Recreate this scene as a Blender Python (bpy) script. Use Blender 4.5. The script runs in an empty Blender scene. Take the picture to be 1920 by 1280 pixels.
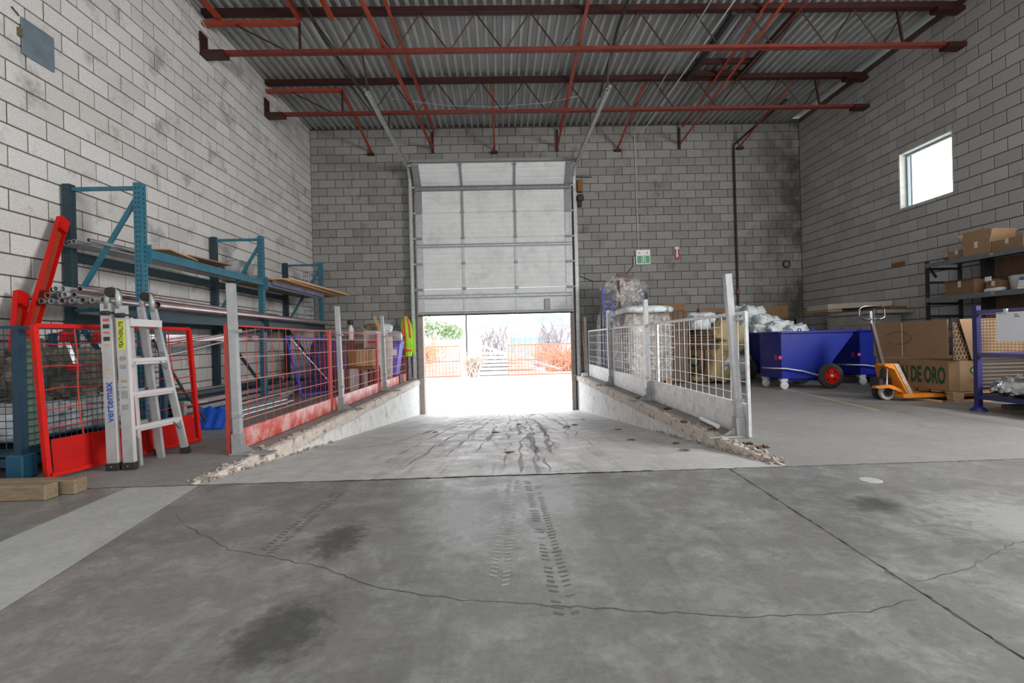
import bpy, bmesh, math, random
from mathutils import Vector, Matrix, noise
R = math.radians
SC = bpy.context.scene
COL = SC.collection

# ------------------------------------------------------------------ camera, world, lights, exposure
cam_d = bpy.data.cameras.new('camera'); cam = bpy.data.objects.new('camera', cam_d); COL.objects.link(cam)
cam_d.sensor_width = 36; cam_d.lens = 925.32 / 1920 * 36; cam_d.clip_end = 400; cam_d.clip_start = .05
_rt = Vector((0.99942, -0.02298, -0.02519)); _fw = Vector((0.02299, 0.99974, -0.00070)); _up = Vector((0.0252, 0.00012, 0.99968))
_fw.normalize(); _rt = (_rt - _fw * _rt.dot(_fw)).normalized(); _up = _rt.cross(_fw).normalized()
cam.matrix_world = Matrix(((_rt.x, _up.x, -_fw.x, 0), (_rt.y, _up.y, -_fw.y, 0), (_rt.z, _up.z, -_fw.z, 0.87), (0, 0, 0, 1)))
SC.camera = cam
SC.view_settings.view_transform = 'Standard'; SC.view_settings.look = 'None'
SC.view_settings.gamma = 1; SC.view_settings.use_curve_mapping = False
SC.view_settings.exposure = 0.0

world = bpy.data.worlds.new('overcast'); SC.world = world; world.use_nodes = True
wn = world.node_tree.nodes; wl = world.node_tree.links
bgn = wn['Background']
tc = wn.new('ShaderNodeTexCoord'); nz = wn.new('ShaderNodeTexNoise'); nz.inputs['Scale'].default_value = 2.0; nz.inputs['Detail'].default_value = 4
cr = wn.new('ShaderNodeValToRGB'); cr.color_ramp.elements[0].position = .3; cr.color_ramp.elements[0].color = (.86, .93, 1, 1)
cr.color_ramp.elements[1].position = .7; cr.color_ramp.elements[1].color = (1, 1, 1, 1)
wl.new(tc.outputs['Generated'], nz.inputs['Vector']); wl.new(nz.outputs['Fac'], cr.inputs['Fac']); wl.new(cr.outputs['Color'], bgn.inputs['Color'])
SKY = 4.8
bgn.inputs['Strength'].default_value = SKY

def area(name, loc, aim, sx, sy, power, col=(1, 1, 1)):
    d = bpy.data.lights.new(name, 'AREA'); d.shape = 'RECTANGLE'; d.size = sx; d.size_y = sy; d.energy = power; d.color = col
    o = bpy.data.objects.new(name, d); COL.objects.link(o); o.location = loc
    o.rotation_euler = (Vector(aim) - Vector(loc)).to_track_quat('-Z', 'Y').to_euler()
    return o
# inferred side-window daylight; the rear and overhead fill lights are added to brighten the hall
area('side_window_light', (7.2, 1.6, 3.0), (-4.5, 4.6, 1.8), 3.4, 1.8, 820, (1, .99, .98))
area('rear_fill_light', (.5, -5.6, 1.9), (1.5, 6, .8), 9.5, 3.2, 430, (1, .995, .985))
area('overhead_fill_light', (1.5, 1.0, 5.6), (1.5, 1.6, 0), 8.0, 5.0, 120, (1, .99, .98))

# ------------------------------------------------------------------ materials
def nodes(m):
    m.use_nodes = True; nt = m.node_tree; return nt, nt.nodes, nt.links, nt.nodes['Principled BSDF']
MATS = {}
def mat(name, col, rough=.6, metal=0, var=.12, scale=8, bump=0, bscale=60, spec=.5, dirt_shade=None, dirt_shade_at=(.55, .75), dscale=3, stretch=(1, 1, 1), emit=0):
    if name in MATS: return MATS[name]
    m = bpy.data.materials.new(name); MATS[name] = m; nt, n, l, b = nodes(m)
    b.inputs['Roughness'].default_value = rough; b.inputs['Metallic'].default_value = metal
    b.inputs['Specular IOR Level'].default_value = spec
    g = n.new('ShaderNodeNewGeometry'); mp = n.new('ShaderNodeMapping'); mp.inputs['Scale'].default_value = stretch
    l.new(g.outputs['Position'], mp.inputs['Vector'])
    nz = n.new('ShaderNodeTexNoise'); nz.inputs['Scale'].default_value = scale; nz.inputs['Detail'].default_value = 5; nz.inputs['Roughness'].default_value = .6
    l.new(mp.outputs['Vector'], nz.inputs['Vector'])
    mr = n.new('ShaderNodeMapRange'); mr.inputs['From Min'].default_value = .3; mr.inputs['From Max'].default_value = .7
    mr.inputs['To Min'].default_value = 1 - var; mr.inputs['To Max'].default_value = 1 + var
    l.new(nz.outputs['Fac'], mr.inputs['Value'])
    vm = n.new('ShaderNodeVectorMath'); vm.operation = 'SCALE'; vm.inputs[0].default_value = col[:3]; l.new(mr.outputs['Result'], vm.inputs['Scale'])
    out = vm.outputs['Vector']
    if dirt_shade:  # blotches of a second tone: real dirt, and crease shade on crumpled goods
        d = n.new('ShaderNodeTexNoise'); d.inputs['Scale'].default_value = dscale; d.inputs['Detail'].default_value = 8; d.inputs['Roughness'].default_value = .65
        l.new(mp.outputs['Vector'], d.inputs['Vector'])
        r = n.new('ShaderNodeValToRGB'); r.color_ramp.elements[0].position = dirt_shade_at[0]; r.color_ramp.elements[1].position = dirt_shade_at[1]
        r.color_ramp.elements[0].color = (0, 0, 0, 1); l.new(d.outputs['Fac'], r.inputs['Fac'])
        mx = n.new('ShaderNodeMix'); mx.data_type = 'RGBA'; l.new(r.outputs['Color'], mx.inputs['Factor'])
        l.new(out, mx.inputs['A']); mx.inputs['B'].default_value = (*dirt_shade, 1); out = mx.outputs['Result']
    l.new(out, b.inputs['Base Color'])
    if bump:
        bn = n.new('ShaderNodeTexNoise'); bn.inputs['Scale'].default_value = bscale; bn.inputs['Detail'].default_value = 4
        l.new(mp.outputs['Vector'], bn.inputs['Vector'])
        bp = n.new('ShaderNodeBump'); bp.inputs['Strength'].default_value = bump; bp.inputs['Distance'].default_value = .01
        l.new(bn.outputs['Fac'], bp.inputs['Height']); l.new(bp.outputs['Normal'], b.inputs['Normal'])
    if emit:
        l.new(out, b.inputs['Emission Color']); b.inputs['Emission Strength'].default_value = emit
    return m

def block_mat(name, c1, c2, stain, stain_col, big=None):
    m = bpy.data.materials.new(name); nt, n, l, b = nodes(m)
    b.inputs['Roughness'].default_value = .88; b.inputs['Specular IOR Level'].default_value = .25
    g = n.new('ShaderNodeNewGeometry'); oi = n.new('ShaderNodeObjectInfo')
    ad = n.new('ShaderNodeMath'); ad.operation = 'ADD'; l.new(g.outputs['Random Per Island'], ad.inputs[0]); l.new(oi.outputs['Random'], ad.inputs[1])
    fr = n.new('ShaderNodeMath'); fr.operation = 'FRACT'; l.new(ad.outputs[0], fr.inputs[0])
    mx = n.new('ShaderNodeMix'); mx.data_type = 'RGBA'; l.new(fr.outputs[0], mx.inputs['Factor'])
    mx.inputs['A'].default_value = (*c1, 1); mx.inputs['B'].default_value = (*c2, 1)
    out = mx.outputs['Result']
    fine = n.new('ShaderNodeTexNoise'); fine.inputs['Scale'].default_value = 55; fine.inputs['Detail'].default_value = 5; l.new(g.outputs['Position'], fine.inputs['Vector'])
    mr = n.new('ShaderNodeMapRange'); mr.inputs['From Min'].default_value = .3; mr.inputs['From Max'].default_value = .7; mr.inputs['To Min'].default_value = .88; mr.inputs['To Max'].default_value = 1.1
    l.new(fine.outputs['Fac'], mr.inputs['Value'])
    vs = n.new('ShaderNodeVectorMath'); vs.operation = 'SCALE'; l.new(out, vs.inputs[0]); l.new(mr.outputs['Result'], vs.inputs['Scale']); out = vs.outputs['Vector']
    st = n.new('ShaderNodeTexNoise'); st.inputs['Scale'].default_value = 2.2; st.inputs['Detail'].default_value = 9; st.inputs['Roughness'].default_value = .68
    l.new(g.outputs['Position'], st.inputs['Vector'])
    rp = n.new('ShaderNodeValToRGB'); rp.color_ramp.elements[0].position = stain[0]; rp.color_ramp.elements[1].position = stain[1]; rp.color_ramp.elements[0].color = (0, 0, 0, 1)
    rp.color_ramp.elements[1].color = (.8, .8, .8, 1)
    l.new(st.outputs['Fac'], rp.inputs['Fac'])
    m2 = n.new('ShaderNodeMix'); m2.data_type = 'RGBA'; l.new(rp.outputs['Color'], m2.inputs['Factor']); l.new(out, m2.inputs['A']); m2.inputs['B'].default_value = (*stain_col, 1); out = m2.outputs['Result']
    if big:   # mottled darkening towards one end of the wall: (axis, from, to, colour)
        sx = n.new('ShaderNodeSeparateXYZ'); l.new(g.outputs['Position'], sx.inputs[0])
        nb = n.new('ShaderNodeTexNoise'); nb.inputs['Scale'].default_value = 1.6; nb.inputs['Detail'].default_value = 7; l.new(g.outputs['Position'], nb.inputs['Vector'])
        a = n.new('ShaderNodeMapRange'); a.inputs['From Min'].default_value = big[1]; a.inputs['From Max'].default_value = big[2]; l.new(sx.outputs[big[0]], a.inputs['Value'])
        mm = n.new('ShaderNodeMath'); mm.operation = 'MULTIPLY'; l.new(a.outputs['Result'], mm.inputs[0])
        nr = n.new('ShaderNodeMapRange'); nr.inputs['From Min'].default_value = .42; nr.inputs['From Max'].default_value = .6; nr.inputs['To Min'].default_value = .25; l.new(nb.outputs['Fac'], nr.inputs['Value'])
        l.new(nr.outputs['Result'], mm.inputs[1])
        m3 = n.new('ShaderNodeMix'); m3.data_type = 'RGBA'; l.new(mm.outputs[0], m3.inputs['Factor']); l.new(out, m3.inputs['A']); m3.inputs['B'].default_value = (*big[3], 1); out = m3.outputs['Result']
    l.new(out, b.inputs['Base Color'])
    bp = n.new('ShaderNodeBump'); bp.inputs['Strength'].default_value = .35; bp.inputs['Distance'].default_value = .006; l.new(fine.outputs['Fac'], bp.inputs['Height']); l.new(bp.outputs['Normal'], b.inputs['Normal'])
    return m

def concrete_mat(name, c1, c2, c3, lo=.32, hi=.75, streak=0.0, bump=.25):
    """power-trowelled concrete: cloudy colour, worn glossy areas, streaks running along the ramp"""
    m = bpy.data.materials.new(name); nt, n, l, b = nodes(m)
    g = n.new('ShaderNodeNewGeometry')
    def nz(sc, det=8, ro=.62, mp=None, dist=0):
        t = n.new('ShaderNodeTexNoise'); t.inputs['Scale'].default_value = sc; t.inputs['Detail'].default_value = det; t.inputs['Roughness'].default_value = ro; t.inputs['Distortion'].default_value = dist
        if mp:
            q = n.new('ShaderNodeMapping'); q.inputs['Scale'].default_value = mp[0]; q.inputs['Rotation'].default_value = (0, 0, mp[1]); l.new(g.outputs['Position'], q.inputs['Vector']); l.new(q.outputs['Vector'], t.inputs['Vector'])
        else: l.new(g.outputs['Position'], t.inputs['Vector'])
        return t
    def ramp(src, a, bb, ca=(0, 0, 0, 1), cb=(1, 1, 1, 1)):
        r = n.new('ShaderNodeValToRGB'); r.color_ramp.elements[0].position = a; r.color_ramp.elements[1].position = bb; r.color_ramp.elements[0].color = ca; r.color_ramp.elements[1].color = cb
        l.new(src, r.inputs['Fac']); return r.outputs['Color']
    def mix(f, a, bb):
        x = n.new('ShaderNodeMix'); x.data_type = 'RGBA'; l.new(f, x.inputs['Factor'])
        if isinstance(a, tuple): x.inputs['A'].default_value = (*a, 1)
        else: l.new(a, x.inputs['A'])
        if isinstance(bb, tuple): x.inputs['B'].default_value = (*bb, 1)
        else: l.new(bb, x.inputs['B'])
        return x.outputs['Result']
    big = nz(.6, 10, .66, dist=.2); mid = nz(3.2, 12, .78, dist=.15); fine = nz(40, 6, .7)
    c = mix(ramp(big.outputs['Fac'], .36, .64), c1, c2)
    c = mix(ramp(mid.outputs['Fac'], .47, .70, (0, 0, 0, 1), (.85, .85, .85, 1)), c, c3)
    # short trowel swirls
    sw = nz(9, 8, .78, mp=((1, 1.6, 1), .5), dist=.9)
    dk = tuple(v * .66 for v in c1); c = mix(ramp(sw.outputs['Fac'], .54, .68, (0, 0, 0, 1), (.5, .5, .5, 1)), c, dk)
    fr = n.new('ShaderNodeMapRange'); fr.inputs['From Min'].default_value = .3; fr.inputs['From Max'].default_value = .7; fr.inputs['To Min'].default_value = .86; fr.inputs['To Max'].default_value = 1.12; l.new(fine.outputs['Fac'], fr.inputs['Value'])
    vs = n.new('ShaderNodeVectorMath'); vs.operation = 'SCALE'; l.new(c, vs.inputs[0]); l.new(fr.outputs['Result'], vs.inputs['Scale']); c = vs.outputs['Vector']
    if streak:
        s1 = nz(6, 7, .7, mp=((1, .10, 1), .03), dist=.5)
        sx = n.new('ShaderNodeSeparateXYZ'); l.new(g.outputs['Position'], sx.inputs[0])
        # wheel paths: within about 1.2 m of the ramp's middle line
        ab = n.new('ShaderNodeMath'); ab.operation = 'ABSOLUTE'; l.new(sx.outputs['X'], ab.inputs[0])
        wm = n.new('ShaderNodeMapRange'); wm.inputs['From Min'].default_value = .5; wm.inputs['From Max'].default_value = 1.5; wm.inputs['To Min'].default_value = 1; wm.inputs['To Max'].default_value = .3; l.new(ab.outputs[0], wm.inputs['Value'])
        rr = ramp(s1.outputs['Fac'], .5, .68, (0, 0, 0, 1), (streak, streak, streak, 1))
        mu = n.new('ShaderNodeMath'); mu.operation = 'MULTIPLY'; l.new(rr, mu.inputs[0]); l.new(wm.outputs['Result'], mu.inputs[1])
        c = mix(mu.outputs[0], c, tuple(v * .45 for v in c1))
    l.new(c, b.inputs['Base Color'])
    rg = n.new('ShaderNodeMapRange'); rg.inputs['From Min'].default_value = .35; rg.inputs['From Max'].default_value = .65; rg.inputs['To Min'].default_value = hi; rg.inputs['To Max'].default_value = lo
    l.new(mid.outputs['Fac'], rg.inputs['Value']); l.new(rg.outputs['Result'], b.inputs['Roughness'])
    b.inputs['Specular IOR Level'].default_value = .6
    ad = n.new('ShaderNodeMath'); ad.operation = 'ADD'; l.new(fine.outputs['Fac'], ad.inputs[0]); l.new(sw.outputs['Fac'], ad.inputs[1])
    bp = n.new('ShaderNodeBump'); bp.inputs['Strength'].default_value = bump; bp.inputs['Distance'].default_value = .004; l.new(ad.outputs[0], bp.inputs['Height']); l.new(bp.outputs['Normal'], b.inputs['Normal'])
    return m

def film_mat(name, col, alpha=.5, rough=.15, scale=9):
    m = bpy.data.materials.new(name); nt, n, l, b = nodes(m); MATS[name] = m
    b.inputs['Base Color'].default_value = (*col, 1); b.inputs['Roughness'].default_value = rough
    t = n.new('ShaderNodeTexNoise'); t.inputs['Scale'].default_value = scale; t.inputs['Detail'].default_value = 6; t.inputs['Distortion'].default_value = 1.2
    g = n.new('ShaderNodeNewGeometry'); l.new(g.outputs['Position'], t.inputs['Vector'])
    mr = n.new('ShaderNodeMapRange'); mr.inputs['From Min'].default_value = .35; mr.inputs['From Max'].default_value = .65
    mr.inputs['To Min'].default_value = max(0, alpha - .3); mr.inputs['To Max'].default_value = min(1, alpha + .3); l.new(t.outputs['Fac'], mr.inputs['Value']); l.new(mr.outputs['Result'], b.inputs['Alpha'])
    bp = n.new('ShaderNodeBump'); bp.inputs['Strength'].default_value = .6; bp.inputs['Distance'].default_value = .03; l.new(t.outputs['Fac'], bp.inputs['Height']); l.new(bp.outputs['Normal'], b.inputs['Normal'])
    return m

# ------------------------------------------------------------------ mesh builder
class M:
    def __init__(s, o=(0, 0, 0)): s.v = []; s.f = []; s.o = Vector(o); s.x = None
    def _add(s, vs, fs):
        k = len(s.v)
        for p in vs:
            p = Vector(p)
            if s.x: p = s.x @ p
            s.v.append(p - s.o)
        s.f += [[i + k for i in f] for f in fs]; return s
    def box(s, a, b):
        (x0, y0, z0), (x1, y1, z1) = a, b
        return s._add([(x0, y0, z0), (x1, y0, z0), (x1, y1, z0), (x0, y1, z0), (x0, y0, z1), (x1, y0, z1), (x1, y1, z1), (x0, y1, z1)],
                      [(0, 3, 2, 1), (4, 5, 6, 7), (0, 1, 5, 4), (1, 2, 6, 5), (2, 3, 7, 6), (3, 0, 4, 7)])
    def bbox(s, a, b, c=.01):     # box with chamfered edges
        (x0, y0, z0), (x1, y1, z1) = a, b; vs = []; fs = []
        c = min(c, (x1 - x0) * .45, (y1 - y0) * .45, (z1 - z0) * .45)
        X = (x0, x1); Y = (y0, y1); Z = (z0, z1); id = {}
        for i in (0, 1):
            for j in (0, 1):
                for k in (0, 1):
                    for ax in range(3):
                        p = [X[i], Y[j], Z[k]]
                        for q, (e, w) in enumerate(((i, 0), (j, 1), (k, 2))):
                            if q != ax: p[q] += c * (1 if e == 0 else -1)
                        id[(i, j, k, ax)] = len(vs); vs.append(p)
        for ax in range(3):
            u, w = [q for q in range(3) if q != ax]
            for e in (0, 1):
                L = []
                for a_, b_ in ((0, 0), (1, 0), (1, 1), (0, 1)):
                    t = [0, 0, 0]; t[ax] = e; t[u] = a_; t[w] = b_; L.append(id[(*t, ax)])
                fs.append(L if (e == 1) == (ax != 1) else L[::-1])
        for ax in range(3):
            u, w = [q for q in range(3) if q != ax]
            for a_ in (0, 1):
                for b_ in (0, 1):
                    t = [0, 0, 0]; t[u] = a_; t[w] = b_; t2 = list(t); t2[ax] = 1
                    fs.append([id[(*t, u)], id[(*t2, u)], id[(*t2, w)], id[(*t, w)]])
        for i in (0, 1):
            for j in (0, 1):
                for k in (0, 1): fs.append([id[(i, j, k, 0)], id[(i, j, k, 1)], id[(i, j, k, 2)]])
        return s._add(vs, fs)
    def bar(s, p, q, w, h, up=(0, 0, 1)):
        p = Vector(p); q = Vector(q); d = (q - p).normalized(); u = Vector(up)
        if abs(d.dot(u)) > .98: u = Vector((0, 1, 0))
        r = d.cross(u).normalized(); u = r.cross(d).normalized(); r *= w / 2; u *= h / 2
        vs = [c + a * r + b * u for c in (p, q) for a, b in ((-1, -1), (1, -1), (1, 1), (-1, 1))]
        return s._add(vs, [(0, 1, 2, 3), (7, 6, 5, 4), (0, 4, 5, 1), (1, 5, 6, 2), (2, 6, 7, 3), (3, 7, 4, 0)])
    def tube(s, pts, r, n=8, caps=True, closed=False):
        pts = [Vector(p) for p in pts]; m = len(pts); vs = []; fs = []; prev = None
        for i, p in enumerate(pts):
            if closed: d = (pts[(i + 1) % m] - pts[i - 1]).normalized()
            else: d = ((pts[i + 1] if i < m - 1 else p) - (pts[i - 1] if i else p)).normalized()
            if prev is None:
                u = Vector((0, 0, 1)) if abs(d.z) < .9 else Vector((1, 0, 0)); a = d.cross(u).normalized()
            else:
                a = (prev - d * prev.dot(d)).normalized()
            prev = a; b = d.cross(a).normalized(); rr = r[i] if isinstance(r, (list, tuple)) else r
            vs += [p + (a * math.cos(2 * math.pi * k / n) + b * math.sin(2 * math.pi * k / n)) * rr for k in range(n)]
        for i in range(m if closed else m - 1):
            for k in range(n):
                i2 = (i + 1) % m; fs.append((i * n + k, i * n + (k + 1) % n, i2 * n + (k + 1) % n, i2 * n + k))
        if caps and not closed: fs += [tuple(range(n - 1, -1, -1)), tuple((m - 1) * n + k for k in range(n))]
        return s._add(vs, fs)
    def pipe(s, p, q, r, n=10, wall=.15):      # open-ended pipe with a hollow mouth at p
        p = Vector(p); q = Vector(q); d = (q - p).normalized()
        ri = r * (1 - wall); u = Vector((0, 0, 1)) if abs(d.z) < .9 else Vector((1, 0, 0)); a = d.cross(u).normalized(); b = d.cross(a)
        def ring(c, rr): return [c + (a * math.cos(2 * math.pi * k / n) + b * math.sin(2 * math.pi * k / n)) * rr for k in range(n)]
        L = min(.25, (q - p).length * .4)
        vs = ring(q, r) + ring(p, r) + ring(p, ri) + ring(p + d * L, ri); fs = []
        for j in range(3):
            for k in range(n): fs.append((j * n + k, j * n + (k + 1) % n, (j + 1) * n + (k + 1) % n, (j + 1) * n + k))
        fs += [tuple(range(n - 1, -1, -1)), tuple(3 * n + k for k in range(n))]
        return s._add(vs, fs)
    def lathe(s, prof, c, ax=(0, 0, 1), n=20, caps=True, ring=False):
        c = Vector(c); ax = Vector(ax).normalized(); u = Vector((0, 0, 1)) if abs(ax.z) < .9 else Vector((1, 0, 0)); a = ax.cross(u).normalized(); b = ax.cross(a)
        vs = []; fs = []; m = len(prof)
        for r, h in prof: vs += [c + ax * h + (a * math.cos(2 * math.pi * k / n) + b * math.sin(2 * math.pi * k / n)) * r for k in range(n)]
        for j in range(m - 1):
            for k in range(n): fs.append((j * n + k, j * n + (k + 1) % n, (j + 1) * n + (k + 1) % n, (j + 1) * n + k))
        if ring:
            for k in range(n): fs.append(((m - 1) * n + k, (m - 1) * n + (k + 1) % n, (k + 1) % n, k))
        elif caps: fs += [tuple(range(n - 1, -1, -1)), tuple((m - 1) * n + k for k in range(n))]
        return s._add(vs, fs)
    def prism(s, poly, ax, a, b):     # polygon in the two other axes, extruded along ax from a to b
        n = len(poly); vs = []
        for t in (a, b):
            for (u, w) in poly:
                p = [0, 0, 0]; o = [q for q in range(3) if q != ax]; p[ax] = t; p[o[0]] = u; p[o[1]] = w; vs.append(p)
        fs = [tuple(range(n - 1, -1, -1)), tuple(n + k for k in range(n))] + [(k, (k + 1) % n, n + (k + 1) % n, n + k) for k in range(n)]
        return s._add(vs, fs)
    def grid(s, fn, nu, nv, close_u=False):
        vs = [fn(i / (nu if close_u else nu - 1), j / (nv - 1)) for j in range(nv) for i in range(nu)]; fs = []
        for j in range(nv - 1):
            for i in range(nu if close_u else nu - 1):
                i2 = (i + 1) % nu; fs.append((j * nu + i, j * nu + i2, (j + 1) * nu + i2, (j + 1) * nu + i))
        return s._add(vs, fs)
    def sheet(s, fn, nu, nv, t):      # a solid sheet: grid of front and back
        f = [Vector(fn(i / (nu - 1), j / (nv - 1))) for j in range(nv) for i in range(nu)]
        k = len(f); fs = []
        nrm = (f[1] - f[0]).cross(f[nu] - f[0]).normalized() * t
        for j in range(nv - 1):
            for i in range(nu - 1):
                q = (j * nu + i, j * nu + i + 1, (j + 1) * nu + i + 1, (j + 1) * nu + i); fs += [q, tuple(k + x for x in q[::-1])]
        edge = [i for i in range(nu)] + [j * nu + nu - 1 for j in range(1, nv)] + [(nv - 1) * nu + i for i in range(nu - 2, -1, -1)] + [j * nu for j in range(nv - 2, 0, -1)]
        for a, b in zip(edge, edge[1:] + edge[:1]): fs.append((a, k + a, k + b, b))
        return s._add(f + [p - nrm for p in f], fs)
    def mesh(s, name, m, smooth=False):
        me = bpy.data.meshes.new(name); me.from_pydata([tuple(p) for p in s.v], [], s.f)
        if m: me.materials.append(m)
        bm = bmesh.new(); bm.from_mesh(me); bmesh.ops.recalc_face_normals(bm, faces=bm.faces[:]); bm.to_mesh(me); bm.free()
        if smooth:
            for p in me.polygons: p.use_smooth = True
            if smooth != True:
                try: me.set_sharp_from_angle(angle=R(smooth))
                except Exception: pass
        me.update(); return me
    def build(s, name, m, parent=None, smooth=False, label=None, kind=None):
        me = s.mesh(name, m, smooth); o = bpy.data.objects.new(name, me); COL.objects.link(o)
        if parent: o.parent = parent
        else: o.location = s.o
        if label: o['label'] = label
        if kind: o['kind'] = kind
        return o

def tag(o, label, cat, group=None, kind=None):
    o['label'] = label; o['category'] = cat
    if group: o['group'] = group
    if kind: o['kind'] = kind
    elif 'beam' in o.name or 'slab' in o.name: o['kind'] = 'thing'
    return o
def thing(name, label, cat, loc=(0, 0, 0), rz=0, group=None, rot=None):
    o = bpy.data.objects.new(name, None); COL.objects.link(o); o.location = loc; o.rotation_euler = rot or (0, 0, rz); o.empty_display_size = .1
    return tag(o, label, cat, group)
def copy_tree(o, loc=None, rot=None, label=None, parent=None):
    c = o.copy(); COL.objects.link(c)
    if parent: c.parent = parent
    if loc is not None: c.location = loc
    if rot is not None: c.rotation_euler = rot
    if label: c['label'] = label
    for ch in list(o.children): copy_tree(ch, parent=c)
    return c
def text_mesh(body, size, depth, m, name, parent, mtx, label=None, sx=1.0, bold=0.0, spacing=1.0, fit=None):
    cu = bpy.data.curves.new(name, 'FONT'); cu.body = body; cu.size = size; cu.extrude = depth; cu.align_x = 'CENTER'; cu.align_y = 'CENTER'; cu.offset = bold; cu.space_character = spacing
    cu.resolution_u = 3
    t = bpy.data.objects.new(name, cu); COL.objects.link(t)
    dg = bpy.context.evaluated_depsgraph_get(); me = bpy.data.meshes.new_from_object(t.evaluated_get(dg)); bpy.data.objects.remove(t)
    sy = 1
    if fit:
        xs = [v.co.x for v in me.vertices]; ys = [v.co.y for v in me.vertices]; sx = fit[0] / (max(xs) - min(xs)); sy = fit[1] / (max(ys) - min(ys))
    me.transform(mtx @ Matrix.Diagonal((sx, sy, 1, 1))); me.materials.clear(); me.materials.append(m)
    o = bpy.data.objects.new(name, me); COL.objects.link(o); o.parent = parent
    if label: o['label'] = label
    return o
def fr(ox, xx, yy):      # frame matrix from origin and x/y directions
    x = Vector(xx).normalized(); y = Vector(yy).normalized(); z = x.cross(y)
    return Matrix(((x.x, y.x, z.x, ox[0]), (x.y, y.y, z.y, ox[1]), (x.z, y.z, z.z, ox[2]), (0, 0, 0, 1)))
def lump(mb, c, size, seed=0, amp=.12, fq=2.5, nu=20, nv=14, e=.6, flat=True, sharp=0):
    """a soft lump (bag, crumpled heap): superellipsoid pushed about by noise; flat bottom"""
    c = Vector(c)
    def sg(v, p): return math.copysign(abs(v) ** p, v)
    def f(u, v):
        th = 2 * math.pi * u; ph = math.pi * (v - .5) * .998
        p = Vector((sg(math.cos(th), e) * sg(math.cos(ph), e) * size[0] / 2, sg(math.sin(th), e) * sg(math.cos(ph), e) * size[1] / 2, sg(math.sin(ph), e) * size[2] / 2))
        q = p * fq + Vector((seed * 7.3, seed * 3.1, seed * 1.7))
        d = noise.noise(q) + .5 * noise.noise(q * 2.1) + .3 * noise.noise(q * 4.3)
        if sharp: d += sharp * (abs(noise.noise(q * 1.7)) * 2 - .5)
        p += p.normalized() * d * amp
        if flat: p.z = max(p.z, -size[2] / 2)
        return c + p
    mb.grid(lambda u, v: f(u, v), nu, nv, close_u=True); return mb

# ------------------------------------------------------------------ shared materials
XL, XR, YB, YF, H = -4.49, 7.51, 12.05, -6.0, 6.10
RX0, RX1, RY0, RZ = -2.0, 1.86, 3.2, -.85        # ramp: sides, start, bottom level
def ramp_z(y): return 0 if y < RY0 else (y - RY0) / (YB - RY0) * RZ
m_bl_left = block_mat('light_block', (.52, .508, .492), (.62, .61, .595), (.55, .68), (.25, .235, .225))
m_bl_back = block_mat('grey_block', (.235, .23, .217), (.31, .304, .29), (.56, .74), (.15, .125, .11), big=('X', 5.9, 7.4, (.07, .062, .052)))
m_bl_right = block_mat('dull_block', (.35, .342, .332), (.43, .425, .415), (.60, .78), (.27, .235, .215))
m_mortar = mat('brown_mortar', (.13, .085, .065), .95, var=.3, scale=30)
m_mortar_d = mat('dark_mortar', (.085, .07, .06), .95, var=.3, scale=30)
m_conc = concrete_mat('trowelled_concrete', (.135, .134, .129), (.195, .195, .188), (.33, .335, .33), .20, .50, streak=.35)
m_conc_pale = concrete_mat('pale_concrete', (.30, .305, .29), (.36, .365, .35), (.42, .42, .41), .5, .8)
m_conc_side = concrete_mat('dock_concrete', (.175, .17, .165), (.215, .21, .20), (.26, .255, .245), .5, .8)
m_conc_ramp = concrete_mat('ramp_concrete', (.35, .347, .34), (.45, .446, .438), (.56, .555, .545), .38, .75, streak=.85, bump=.4)
m_white_conc = mat('white_painted_concrete', (.66, .66, .65), .8, var=.12, scale=6, bump=.3, dirt_shade=(.33, .30, .27), dirt_shade_at=(.55, .72), dscale=5)
m_lip = mat('spalled_edge', (.58, .51, .455), .9, var=.2, scale=18, bump=.8, bscale=40, dirt_shade=(.19, .11, .07), dirt_shade_at=(.55, .66), dscale=9)
m_deck = mat('galvanised_deck', (.36, .37, .36), .5, .2, var=.22, scale=1.5, stretch=(3, .5, 1))
m_joist = mat('red_oxide_dark', (.035, .006, .0045), .55, var=.3, scale=10)
m_joist_b = mat('red_oxide', (.145, .021, .013), .5, var=.25, scale=8)
m_brace = mat('orange_oxide', (.30, .045, .02), .5, var=.25, scale=8)
m_black = mat('black_steel', (.02, .02, .02), .55, var=.2)
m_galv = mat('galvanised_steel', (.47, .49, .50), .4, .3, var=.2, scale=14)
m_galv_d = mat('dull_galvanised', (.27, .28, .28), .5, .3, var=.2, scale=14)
m_alu = mat('aluminium', (.62, .63, .64), .3, .85, var=.1, scale=20)
m_door = mat('white_door_panel', (.72, .74, .735), .55, var=.06, scale=4, dirt_shade=(.5, .52, .51), dirt_shade_at=(.5, .8))
m_teal = mat('teal_rack_steel', (.022, .13, .19), .42, var=.2, scale=12, dirt_shade=(.02, .06, .08), dscale=6)
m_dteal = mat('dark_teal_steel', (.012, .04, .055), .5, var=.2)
m_red = mat('bright_red_paint', (.50, .006, .003), .5, spec=.25, var=.12, scale=10)
m_fred = mat('fence_red_paint', (.42, .035, .025), .42, var=.15, scale=12)
m_fwhite = mat('white_fence_paint', (.74, .74, .74), .45, var=.1, scale=12)
m_toewhite = mat('scuffed_white_toe_board', (.68, .69, .69), .5, var=.1, scale=9, dirt_shade=(.34, .33, .33), dirt_shade_at=(.52, .68), dscale=11)
m_toered = mat('scuffed_red_toe_board', (.55, .055, .04), .3, var=.15, scale=9, dirt_shade=(.62, .38, .34), dirt_shade_at=(.44, .6), dscale=5)
m_blue = mat('blue_hopper_paint', (.004, .014, .21), .35, var=.12, scale=6, dirt_shade=(.02, .03, .15), dscale=4)
m_blue_mesh = mat('blue_cage_steel', (.006, .035, .065), .5, var=.2)
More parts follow.
